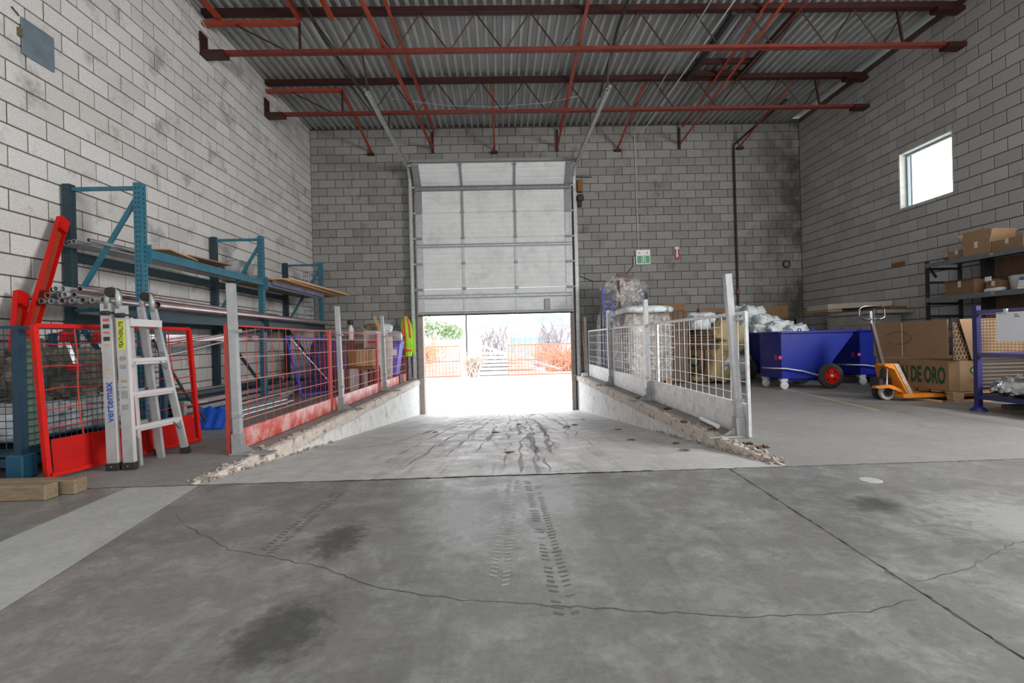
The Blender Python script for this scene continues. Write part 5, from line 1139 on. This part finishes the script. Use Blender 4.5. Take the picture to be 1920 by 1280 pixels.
# the farther hopper stands crosswise, its side facing the ramp
for ob in list(COL.objects):
    if ob.type == 'EMPTY' and ob.get('label') == 'blue tipping hopper heaped with white sacks, behind the nearest one': ob.location = (5.60, 8.88, 0); ob.rotation_euler = (0, 0, R(90))
sk = [(4.62, 9.55, 1.26, .42, .30, .26), (4.92, 9.5, 1.30, .40, .34, .26), (4.45, 9.5, 1.06, .36, .3, .24), (4.78, 9.35, 1.12, .44, .34, .26), (5.12, 9.4, 1.12, .42, .34, .24), (5.42, 9.45, 1.02, .44, .34, .24), (4.62, 9.3, .99, .40, .3, .22), (5.0, 9.28, .98, .46, .3, .24), (5.30, 9.3, .97, .40, .3, .22), (5.72, 9.5, .95, .36, .3, .2), (4.40, 9.62, 1.2, .3, .3, .2), (4.75, 9.7, 1.35, .3, .3, .2)]
pos_w = ['top left', 'top right', 'far left', 'upper middle left', 'upper middle right', 'right shoulder', 'lower left', 'lower middle', 'lower right', 'far right', 'upper far left', 'topmost back']
sk = [(4.95 + (x - 4.4) * .5, (4.95 + (x - 4.4) * .5) * y / x, .87 + (z - .87) * (4.95 + (x - 4.4) * .5) / x, a, b, c) for (x, y, z, a, b, c) in sk]
for i, (x, y, z, a, b, c) in enumerate(sk): sack((x, y, z), (a * 1.1, b, c), 60 + i, m_bag, 'white cloth sack heaped in the far blue hopper, %s of the heap' % pos_w[i], 'cloth_sack', amp=.05, sharp=1.0, fq=9, rot=('Y', (i * 37) % 40 - 20))['group'] = 'white sacks heaped in the far hopper'
tag(M((5.1, 9.6, .5)).bbox((5.06, 8.95, .5), (5.52, 9.75, .86), .02).build('hopper_load', m_bag), 'white load filling the far blue hopper below the sacks', 'load')

# ------------------------------------------------------------------ pallet jack
o = (4.95, 6.27, 0)
pj = thing('pallet_jack', 'orange hand pallet jack with its forks under the fruit carton', 'pallet jack', o)
for y in (6.18, 6.29):
    w_ = M(o).lathe([(.06, -.024), (.095, -.022), (.1, 0), (.095, .022), (.06, .024)], (4.90, y, .1), (0, 1, 0), 24, ring=True).build('steer_wheel', m_rubber if y > 6.2 else mat('worn_grey_tread', (.36, .35, .33), .6), pj, smooth=35)
    M(o).lathe([(.02, -.03), (.058, -.026), (.058, .026), (.02, .03)], (4.90, y, .1), (0, 1, 0), 16).build('wheel_hub', m_black, w_)
M(o).tube([(4.90, 6.12, .1), (4.90, 6.35, .1)], .02, 8).build('axle', m_black, pj)
M(o).lathe([(.045, .12), (.055, .14), (.055, .36), (.035, .4), (.03, .47)], (4.94, 6.25, 0), n=16).build('pump', m_black, pj, smooth=35)
M(o).bbox((4.80, 6.16, .16), (4.97, 6.34, .28), .01).build('pump_block', m_black, pj)
M(o).bar((4.93, 6.25, .38), (4.80, 6.28, 1.02), .05, .035).build('drawbar', mat('dark_drawbar', (.07, .05, .045), .4), pj)
lp = [(4.80 + .165 * max(-1, min(1, 1.25 * math.cos(R(a)))), 6.28 - .02, 1.12 + .085 * max(-1, min(1, 1.15 * math.sin(R(a))))) for a in range(0, 360, 15)]
M(o).tube(lp, .012, 8, closed=True).build('handle_loop', m_chrome, pj, smooth=True)
M(o).bar((4.80, 6.27, .98), (4.79, 6.27, 1.14), .045, .03).build('grip_post', m_galv_d, pj); M(o).bar((4.815, 6.25, 1.0), (4.81, 6.25, 1.165), .014, .014).build('lever', m_black, pj)
M(o).prism([(4.76, .47), (4.93, .47), (5.13, .06), (5.05, .06), (4.88, .40), (4.76, .445)], 1, 6.02, 6.14).build('side_bracket', m_orange, pj)
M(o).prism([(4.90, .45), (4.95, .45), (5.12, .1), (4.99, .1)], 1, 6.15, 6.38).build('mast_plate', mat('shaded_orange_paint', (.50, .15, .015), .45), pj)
M(o).prism([(4.875, .465), (4.925, .465), (5.115, .07), (5.068, .07)], 1, 6.012, 6.02).build('scuffed_strip', mat('worn_grey_label', (.33, .26, .2), .7, var=.4, scale=40), pj)
M(o).prism([(4.68, .19), (4.86, .205), (5.04, .13), (5.04, .085), (4.85, .165), (4.68, .165)], 1, 6.06, 6.13).build('front_skirt', m_orange, pj)
for y in (6.00, 6.36):
    M(o).prism([(4.97, .045), (5.95, .04), (6.2, .04), (6.2, .075), (5.95, .085), (4.97, .09)], 1, y, y + .15).build('fork', m_orange, pj)
M(o).tube([(4.88, 6.13, .42), (4.86, 6.12, .2)], .006, 6).build('hose', m_white, pj)

# ------------------------------------------------------------------ fruit carton on its pallet
o = (6.0, 6.45, 0); BX0, BX1, BY0, BY1 = 5.43, 6.55, 5.80, 7.10
t = thing('wood_pallet', 'wooden pallet under the big fruit carton', 'pallet', o)
for i in range(7): M(o).box((BX0 - .01, BY0 + .01 + i * .19, .105), (BX1, BY0 + .12 + i * .19, .125)).build('deck_board', m_wood, t)
for y in (BY0 + .01, (BY0 + BY1) / 2 - .05, BY1 - .13):
    for x in (BX0, (BX0 + BX1) / 2, BX1 - .14): M(o).bbox((x, y, .022), (x + .13, y + .10, .103), .004).build('block', m_wood, t)
    M(o).box((BX0, y, 0), (BX1, y + .10, .02)).build('bottom_board', m_wood, t)
o = (6.0, 6.45, .13)
t = thing('fruit_carton', 'big corrugated fruit carton with dark green lettering, beside the pallet jack', 'carton', o)
c = .07
M(o).prism([(BX0 + c, BY0), (BX1, BY0), (BX1, BY1), (BX0 + c, BY1), (BX0, BY1 - c), (BX0, BY0 + c)], 2, .13, .50).build('lower_box', m_kraft, t)
def wall_(fn, nm, m, lab=None): 
    q = M(o).sheet(fn, 8, 4, .008).build(nm, m, t); 
    if lab: q['label'] = lab
    return q
wall_(lambda u, v: (BX0 - .015 + .006 * math.sin(u * 5), BY1 - .05 - u * (BY1 - BY0 - .10), .515 + v * .475 + .012 * u), 'sleeve_panel', m_kraft_l if 0 else m_kraft, 'upper cardboard panel facing the ramp')
M(o).box((BX0 - .0245, 6.52, .53), (BX0 - .0228, 6.535, .985)).build('seam', m_tape, t)
ovp = []
for k in range(25):
    a = R(k * 15); ovp.append((BX0 - .0236, 6.60 + .22 * math.cos(a), .78 + .085 * math.sin(a)))
M(o).tube(ovp[:-1], .0035, 4, closed=True).build('faint_oval', m_kraft_d, t)
M(o).sheet(lambda u, v: (BX0 + .045 + .14 * (1 - v) + u * (1.0 - .14 * (1 - v)), BY0 - .03, .515 + v * .485), 6, 5, -.008).build('sleeve_panel', m_kraft, t)
M(o).box((BX0 + .02, BY0 + .02, .50), (BX0 + .05, BY0 + .03, .95)).build('inner_corner', m_kraft_d, t)
# honeycomb filling seen in the corner gap
hc = M(o)
for j in range(9):
    for i in range(4):
        x = BX0 + .02 + i * .045 + (j % 2) * .022; z = .535 + j * .05
        if x < BX0 + .20 - (z - .515) * .32: hc.tube([(x + .021 * math.cos(R(60 * k + 30)), BY0 + .0, z + .024 * math.sin(R(60 * k + 30))) for k in range(6)], .0035, 4, closed=True)
hc.build('honeycomb_packing', m_kraft_l, t, kind='stuff')
M(o).box((BX0 + .0, BY0 + .008, .50), (BX0 + .22, BY0 + .018, .97)).build('gap_backing', mat('dark_gap_backing', (.07, .045, .03), .9), t)  # near-black backing added to darken the corner gap
q = text_mesh('ÓN DE ORO', .235, .0008, m_green, 'side_lettering', t, fr((BX0 - .0015 - o[0], 6.30 - o[1], .30 - o[2]), (0, -1, 0), (0, 0, 1)), 'dark green capital lettering on the carton side', bold=.008, spacing=1.0, fit=(.77, .27))
M(o).lathe([(.048, 0), (.048, .002)], (BX0 + .24, BY0 - .0, .38), (0, -1, 0), 20).build('round_mark', m_green, t); M(o).lathe([(.025, 0), (.025, .002)], (BX0 + .24, BY0 - .002, .38), (0, -1, 0), 14).build('round_mark_centre', m_kraft_l, t)
for z, w in ((.262, .13), (.24, .15)): M(o).box((BX0 + .2, BY0 - .002, z), (BX0 + .2 + w, BY0 - .0005, z + .010)).build('small_print', m_kraft_d, t)
tag(M((5.3, 6.6, 0)).bar((5.24, 6.4, .012), (5.30, 5.85, .012), .05, .02).build('wood_scrap', m_wood_l), 'loose pale wooden strip on the floor in front of the pallet', 'slat')

# ------------------------------------------------------------------ blue stillage at the right edge
o = (5.4, 4.6, 0)
t = thing('blue_stillage', 'blue-purple steel stillage with mesh sides at the right edge', 'stillage', o)
sx0, sx1, sy0, sy1 = 5.09, 5.95, 3.95, 5.16
for x, y in ((sx0, sy1), (sx1, sy1), (sx0, sy0), (sx1, sy0), (5.66, sy1)):
    M(o).bar((x, y, .03), (x, y, 1.12), .05, .05).build('post', mat('deep_blue_post', (.007, .008, .085), .45), t); M(o).lathe([(.075, 0), (.07, .02), (.035, .05)], (x, y, 0), n=14).build('foot', m_purple, t, smooth=35)
mtop = mat('scuffed_purple_rail', (.075, .06, .15), .45, .1, var=.3)
for z, m_ in ((1.05, mtop), (.60, mtop), (.15, mat('deep_blue_rail', (.006, .016, .09), .45))):
    M(o).bar((sx0, sy0, z), (sx0, sy1, z), .04, .045).build('rail', m_, t); M(o).bar((sx0, sy1, z), (sx1, sy1, z), .04, .045).build('rail', m_, t); M(o).bar((sx1, sy0, z), (sx1, sy1, z), .04, .045).build('rail', m_, t)
M(o).box((sx0, sy0, .16), (sx1, sy1, .175)).build('floor_sheet', m_black, t)
m_wire = mat('dark_purple_wire', (.045, .035, .06), .5)
mesh_side((sx0, sy0, 0), (sx0, sy1, 0), .62, 1.03, 34, 13, m_wire, t, o, .0022)
for i in range(9): M(o).bar((sx0, sy1 - .01 + .0, .24 + i * .04), (sx1, sy1 - .01, .24 + i * .04), .008, .03).build('back_slat', m_black, t)
M(o).bar((5.12, 4.9, .07), (5.9, 4.9, .07), .1, .05).build('fork_channel', m_black, t)
fr_ = random.Random(7)
for i in range(12):
    y = 5.02 - i * .075; z = .175; r = .075 + .03 * math.sin(i * 1.9) + (.03 if 2 < i < 6 else 0)
    q = lump(M((5.25, y, .3)), (5.20 + (i % 2) * .05, y, z + r * .95), (r * 2.0, r * 2, r * 2.0), 80 + i, .025, 9, 20, 14, e=.8, sharp=.9).build('foil_bundle', m_foil, smooth=28)
    tag(q, 'silver foil bundle in the blue stillage, %s from its left post' % (words_ + ['eleventh', 'twelfth'])[i], 'foil bundle', 'foil bundles in the blue stillage')
o = (5.05, 4.7, .9)
t = thing('paper_notice', 'white paper notice clipped to the top rail of the stillage', 'notice', o)
M(o).sheet(lambda u, v: (5.055 - .004 * math.sin(v * 3), 4.915 - u * .30, 1.035 - v * .29), 4, 5, .0015).build('sheet', m_paper, t)
M(o).bbox((5.04, 4.80, 1.02), (5.066, 4.835, 1.07), .004).build('clip', m_galv, t)
M(o).box((5.051, 4.86, 1.022), (5.0525, 4.905, 1.028)).build('printed_line', m_ink, t)
for k, (z, w) in enumerate(((1.005, .03), (.985, .05), (.955, .03), (.925, .05), (.915, .045), (.885, .03))): M(o).box((5.051, 4.735 - w, z), (5.0525, 4.735, z + .008)).build('printed_line', m_ink, t)

# ------------------------------------------------------------------ crates and boards on the right
o = (7.0, 9.8, 0)
t = thing('white_slab_stack', 'pale boards and slabs stacked against the right wall', 'slab stack', o)
M(o).bbox((6.85, 9.0, 0), (7.47, 10.2, 1.20), .02).build('lower_slab', mat('pale_grey_board', (.34, .33, .30), .8, var=.12, scale=4), t)
M(o).bbox((6.82, 8.75, 1.203), (7.48, 10.1, 1.27), .01).build('middle_slab', mat('pale_grey_board', (.34, .33, .30)), t)
M(o).prism([(6.70, 10.62), (6.72, 9.95), (7.45, 9.2), (7.48, 10.62)], 2, 1.36, 1.46).build('top_slab', mat('cream_slab', (.45, .42, .36), .8, var=.1, scale=6), t)
M(o).prism([(6.70, 10.60), (6.72, 9.96), (6.9, 9.80), (6.9, 10.6)], 2, 1.30, 1.36).build('timber_edge', m_wood, t)
M(o).bbox((7.1, 8.8, 1.272), (7.4, 9.3, 1.33), .01).build('brown_offcut', m_kraft_d, t)
for z in (1.0, .8): M(o).box((6.846, 8.5, z), (6.852, 10.0, z + .008)).build('joint_line', m_kraft_d, t)
t = thing('small_black_stand', 'thin black stand by the door wall behind the blue hoppers', 'stand', (6.85, 11.3, 0))
M().bar((0, 0, 0), (0, 0, 1.22), .04, .04).build('post', m_black, t); M().bar((-.4, 0, 1.22), (0, 0, 1.22), .02, .02).build('arm', m_black, t)

# ------------------------------------------------------------------ grey shelving with boxes
o = (7.15, 6.7, 0)
t = thing('grey_shelving', 'grey steel shelving with open end against the right wall', 'shelving', o)
hx0, hx1, hy0, hy1 = 6.90, 7.44, 5.2, 7.80
for x, y in ((hx0, hy1), (hx1, hy1), (hx0, hy0), (hx1, hy0)): M(o).box((x - .02, y - .02, 0), (x + .02, y + .02, 1.98)).build('post', m_shelf_d, t)
for z in (1.93, 1.38, .75): M(o).box((hx0 - .025, hy0, z), (hx1, hy1 + .02, z + .012)).box((hx0 - .028, hy0, z - .055), (hx0 - .02, hy1 + .02, z + .014)).build('shelf_plate', m_shelf, t)
for z in (1.86, 1.64, 1.30, 1.1):
    M(o).bar((hx0, hy1, z), (hx1, hy1, z), .03, .035).build('end_bar', m_shelf_d, t)
M(o).bar((hx0, hy1 - .03, 1.9), (hx0 + .12, hy1 - .03, 1.72), .02, .03).build('gusset', m_shelf_d, t)
M(o).box((hx1 - .02, hy0, .1), (hx1 - .01, hy1 - .55, 1.92)).build('back_board', mat('dark_brown_backing', (.13, .075, .045), .9, var=.2), t)
M(o).box((hx1 - .16, hy1 - .58, .1), (hx1 - .02, hy1 - .5, 1.92)).build('rear_upright', m_shelf_d, t)
for z in (1.905, 1.36): M(o).box((hx0 - .0295, 6.70, z), (hx0 - .0282, 6.75, z + .025)).build('yellow_tag', mat('yellow_tag', (.45, .38, .05), .6), t)
carton('brown_box', (7.16, 7.38, 1.945), (.34, .28, .14), 0, 'low closed brown box at the left end of the top shelf', m_kraft)
carton('brown_box', (7.12, 7.02, 1.945), (.38, .38, .20), R(4), 'open brown box with raised flaps on the top shelf', m_kraft, (('y+', 60, .16), ('y-', 75, .15), ('x-', 95, .16), ('x+', 60, .14)))
carton('brown_box', (7.14, 6.58, 1.945), (.38, .44, .16), R(-3), 'long brown box right of the open one on the top shelf', m_kraft, (('y+', 50, .14),))
carton('brown_box', (7.15, 6.12, 1.945), (.38, .34, .28), 0, 'taller brown box at the right edge of the top shelf', m_kraft)
tag(M((7.2, 7.5, 1.95)).bbox((7.0, 7.56, 1.945), (7.2, 7.62, 2.0), .004).build('wood_offcut', m_kraft_d), 'small dark brown offcut at the end of the top shelf', 'offcut')
tag(M((7.1, 7.2, 2.1)).sheet(lambda u, v: (7.0 + .3 * u, 7.22 - .02 * v, 2.1 + v * .10), 3, 3, .004).build('blue_white_sheet', m_white), 'white printed sheet standing behind the low box', 'sheet')
carton('brown_box', (7.13, 7.28, 1.395), (.40, .46, .21), 0, 'open brown box at the left end of the middle shelf', m_kraft_d, (('x-', 20, .03), ('y+', 30, .05)))
carton('brown_box', (7.2, 6.86, 1.395), (.36, .22, .16), 0, 'smaller brown box behind the white papers on the middle shelf', m_kraft_d)
tag(M((7.0, 6.9, 1.5)).bbox((6.99, 6.86, 1.56), (7.0, 6.95, 1.62), .002).build('white_card', m_paper), 'small white card leaning on the middle shelf boxes', 'card')
tag(lump(M((6.98, 6.80, 1.43)), (6.99, 6.80, 1.425), (.12, .28, .06), 90, .03, 9, 18, 10, sharp=.5).build('crumpled_paper', m_paper, smooth=45), 'crumpled white paper on the middle shelf', 'paper')
tag(M((7.15, 6.62, 1.395)).lathe([(.11, 0), (.13, .19), (.135, .20), (.12, .21)], (7.18, 6.62, 1.395), n=24).build('white_tub', mat('translucent_white_tub', (.5, .5, .48), .4), smooth=35), 'translucent white tub on the middle shelf', 'tub')
for i, (z, m_) in enumerate(((1.395, m_white), (1.435, m_white), (1.475, m_white), (1.515, mat('blue_lid', (.03, .12, .42), .5)))):
    tag(M((7.0, 6.4, z)).bbox((6.95, 6.28, z), (7.2, 6.47 - .01 * i, z + .037), .003).build('flat_box', m_), 'flat %s box in the small stack on the middle shelf, %s from the bottom' % ('blue' if i == 3 else 'white', words_[i]), 'box', 'flat boxes stacked on the middle shelf')
tag(M((7.1, 6.2, 1.5)).sheet(lambda u, v: (6.98 + .2 * v, 6.40 - .25 * u, 1.56 + .10 * u + .02 * math.sin(u * 5)), 6, 3, .004).build('pale_cardboard_flap', m_kraft_l), 'pale bent cardboard lying on the flat boxes', 'cardboard')
carton('brown_box', (7.14, 6.05, 1.395), (.38, .3, .26), 0, 'brown box at the right edge of the middle shelf', m_kraft_d)
carton('brown_box', (7.1, 6.6, .765), (.4, .5, .3), 0, 'brown box on the low shelf behind the stillage', m_kraft_d)

# ------------------------------------------------------------------ leaves and grit on the ramp
lr = random.Random(12)
m_leaf = mat('dry_leaf', (.10, .055, .03), .9, var=.3)
lp_ = [(1.05, 7.2), (.25, 7.6), (-.10, 6.3), (1.3, 5.0), (1.45, 6.2), (1.62, 4.6), (.05, 4.3), (1.52, 4.1), (.9, 6.9), (.62, 10.2), (1.35, 8.3), (-.9, 6.6)]
for i, (x, y) in enumerate(lp_):
    z = ramp_z(y); mb = M((x, y, z)); s_ = lr.uniform(.035, .06); a0 = lr.uniform(0, 6)
    pts = [(x + s_ * (1 + .35 * math.cos(3 * a)) * math.cos(a + a0), y + s_ * (1 + .35 * math.cos(3 * a)) * math.sin(a + a0) * .7, z + .004 + .012 * lr.random()) for a in [k * 2 * math.pi / 9 for k in range(9)]]
    mb._add(pts + [(x, y, z + .018)], [(k, (k + 1) % 9, 9) for k in range(9)] + [tuple(range(8, -1, -1))])
    tag(mb.build('dry_leaf', m_leaf), 'dry brown leaf on the ramp, ' + ['right of the middle, lower half', 'middle, lower half', 'left of the middle by the dark streaks', 'right side, near the fold', 'right side, below the second post', 'far right, by the near post', 'middle, near the ramp start', 'far right, near the ramp start', 'right of the middle, halfway down', 'nearest the door', 'right side, far half', 'leftmost of all'][i], 'leaf', 'dry leaves scattered on the ramp')
for i, (x, y) in enumerate(((1.93, 4.5), (1.9, 4.2), (1.95, 3.9), (2.0, 3.75), (1.86, 4.95), (1.98, 5.9), (1.97, 7.0))):
    tag(lump(M((x, y, 0)), (x, y, .008), (.085, .05, .014), 95 + i, .03, 30, 18, 9, sharp=1.2).build('leaf_clump', m_leaf, smooth=30), 'leaf clump on the right ramp edge, ' + ['beside the near post foot', 'just before the near post foot', 'third from the ramp start', 'nearest the ramp start', 'just past the near post foot', 'between the first two posts', 'beside the second post'][i], 'leaf clump', 'leaf clumps along the right ramp edge')
tag(M((1.98, 4.7, 0)).tube([(2.0, 4.55, .03), (2.03, 5.0, .03)], .022, 10).build('white_tube_offcut', m_white, smooth=35), 'short white tube lying by the foot of the near right post', 'tube')

# ------------------------------------------------------------------ outdoors
m_snow = mat('pale_yard_concrete', (.66, .67, .68), .9, var=.04, scale=.6)
M().box((-60, YB + .26, -1.3), (60, 90, RZ)).build('ground', m_snow, kind='structure')
m_onet = mat('orange_net', (.75, .17, .10), .7, var=.08)
def net_fence(x0, x1, y, label):
    t = thing('orange_net_fence', label, 'fence', ((x0 + x1) / 2, y, RZ)); o = ((x0 + x1) / 2, y, RZ); mb = M(o)
    n = int((x1 - x0) / .16)
    for i in range(n + 1):
        x = x0 + (x1 - x0) * i / n; mb.bar((x, y + .02 * math.sin(x * 3), RZ + .05), (x, y + .02 * math.sin(x * 3), .66 + .05 * math.sin(x * 1.3)), .03, .006, up=(0, 1, 0))
    for j in range(15):
        z = RZ + .08 + j * .103; w = .07 if j in (0, 7, 14) else .026; mb.bar((x0, y + .01, z), (x1, y + .01, z + .02), .006, w)
    mb.build('net', m_onet, t, kind='stuff')
    for x in (x0, (x0 + x1) / 2, x1): M(o).bar((x, y + .04, RZ), (x, y + .04, .72), .04, .04).build('stake', m_wood, t)
    return t
net_fence(-9.0, -2.0, 23.8, 'orange plastic net fence across the yard, left part')
net_fence(.35, 8.0, 23.9, 'orange plastic net fence across the yard, right part')
rr_ = random.Random(3)
m_ptim = mat('pale_timber', (.62, .60, .58), .8, var=.15)  # one even pale timber colour
for lay in range(5):
    for i in range(3):
        x0 = -1.6 + lay * .12 + rr_.uniform(-.1, .1); L = 3.6 - lay * .35; y = 25.0 + i * .32; z = RZ + .12 + lay * .18
        q = M((x0, y, z)).bbox((x0, y - .12, z), (x0 + L, y + .12, z + .12), .01).build('timber_beam', m_ptim); tag(q, 'pale timber beam in the pile in the yard, %s layer, %s row' % (['bottom', 'second', 'third', 'fourth', 'top'][lay], ['front', 'middle', 'back'][i]), 'timber', 'pale timber pile in the yard')
for i, (p, q) in enumerate((((-.8, 24.35, .62), (2.9, 24.35, -.55)), ((-.4, 24.5, .40), (2.2, 24.5, -.35)), ((-1.0, 24.65, .30), (1.2, 24.65, .2)))): tag(M(p).bar(p, q, .1, .1).build('loose_beam', m_ptim), 'loose pale beam lying on the yard pile, %s of three' % ['longest', 'middle', 'level'][i], 'timber')
for i in range(5):
    y = 24.6 + .3 * i; tag(M((-4, y, RZ)).bbox((-5.5, y - .1, RZ + .15 + .2 * (i % 3)), (-2.3, y + .1, RZ + .27 + .2 * (i % 3)), .01).build('timber_beam', m_ptim), 'pale timber behind the left part of the net fence, %s row' % words_[i], 'timber', 'timbers behind the left net fence')
def shrub(name, x, y, h, w, n, seed, label, m, cat='shrub'):
    r_ = random.Random(seed); mb = M((x, y, RZ))
    for i in range(n):
        a = r_.uniform(0, 6.28); b = r_.uniform(.1, 1); tip = Vector((x + math.cos(a) * w * b, y + math.sin(a) * w * b * .5, RZ + h * r_.uniform(.6, 1))); p = Vector((x + r_.uniform(-.55, .55) * w, y + r_.uniform(-.4, .4), RZ)); mid = p.lerp(tip, .5) + Vector((r_.uniform(-.1, .1), 0, r_.uniform(0, .2)))
        mb.tube([p, mid, tip], [.034, .02, .009], 4, caps=False)
        for k in range(4):
            s0 = mid.lerp(tip, r_.random()); mb.tube([s0, s0 + Vector((r_.uniform(-.35, .35), r_.uniform(-.2, .2), r_.uniform(.15, .5)))], [.018, .008], 3, caps=False)
    return tag(mb.build(name, m), label, cat)
m_twig = mat('grey_twig', (.30, .26, .27), .9)
shrub('bare_tree', -.4, 31, 3.4, 1.9, 60, 1, 'bare grey tree beyond the yard, left of centre', m_twig, 'tree')
shrub('bare_tree', 3.2, 32, 3.8, 2.0, 60, 2, 'bare grey tree beyond the yard, right of centre', m_twig, 'tree')
shrub('bare_tree', 5.6, 31, 3.8, 1.6, 50, 3, 'bare grey tree beyond the yard, at the right edge of the opening', m_twig, 'tree')
shrub('dry_reeds', -4.6, 27, 1.9, 2.2, 130, 4, 'dry beige reeds behind the left net fence', mat('dry_reed', (.50, .38, .24), .9), 'reeds')
shrub('dry_reeds', 3.8, 27.5, 1.2, 2.5, 120, 6, 'dry reddish weeds behind the right net fence', mat('dry_weed', (.45, .26, .18), .9), 'reeds')
shrub('dry_weed_clump', -1.4, 24.3, 1.0, .6, 60, 5, 'dry brown weed clump between the two net fences', mat('dry_weed2', (.55, .45, .38), .9), 'weeds')
o = (-6.2, 44, 1)
t = thing('pine_tree', 'low green pine beyond the left net fence', 'tree', o)
M(o).tube([(-6, 44, RZ), (-6.1, 44, 1.8)], .15, 6).build('trunk', m_twig, t)
pr_ = random.Random(8); mb = M(o)
for i in range(900):
    cx, cz, rx, rz_ = [(-7.5, 2.6, 1.9, .9), (-5.6, 2.0, 1.5, .8), (-4.3, 1.8, 1.0, .7)][i % 3]
    a = pr_.uniform(0, 6.28); q = pr_.random() ** .5; c0 = Vector((cx + rx * q * math.cos(a), 44 + pr_.uniform(-.8, .8), cz + rz_ * q * math.sin(a)))
    u = Vector((pr_.gauss(0, 1), pr_.gauss(0, 1), pr_.gauss(0, 1))).normalized() * .22; v = u.orthogonal().normalized() * .07
    mb._add([c0 - u, c0 + v, c0 + u, c0 - v], [(0, 1, 2, 3)])
mb.build('needles', mat('pine_green', (.20, .27, .13), .8), t, kind='stuff')
t = thing('lamp_post', 'thin dark lamp post beyond the yard', 'lamp post', (-2.75, 40, RZ)); M().tube([(0, 0, 0), (0, 0, 6)], .07, 8).build('pole', m_black, t); M().bbox((-.1, -.8, 5.9), (.1, .1, 6.05), .02).build('lamp_head', m_black, t)
o = (4, 62, RZ)
t = thing('far_building', 'long pale low building with a light blue roof band far beyond the yard', 'building', o)
M(o).box((.5, 62, RZ), (22, 72, 3.4)).build('wall', mat('pale_cladding', (.7, .72, .74), .8), t); M(o).box((.3, 61.8, 3.2), (22.2, 72.2, 4.0)).build('roof_band', mat('light_blue_cladding', (.25, .55, .72), .7), t)
for i in range(6): M(o).box((2 + i * 3.2, 61.95, .2), (3.8 + i * 3.2, 62.0, 1.8)).build('window', m_galv_d, t)
o = (0, 50, RZ)
t = thing('teal_container', 'low grey-teal container beyond the timber pile', 'container', o)
M(o).box((.8, 50, RZ), (4.8, 52.4, 1.25)).build('container_body', mat('grey_teal_cladding', (.22, .36, .36), .7, var=.3, scale=1.5), t)
for i in range(7): M(o).box((.9 + i * .58, 49.93, RZ + .05), (1.1 + i * .58, 50, 1.2)).build('rib', mat('grey_teal_rib', (.3, .4, .4), .7), t)
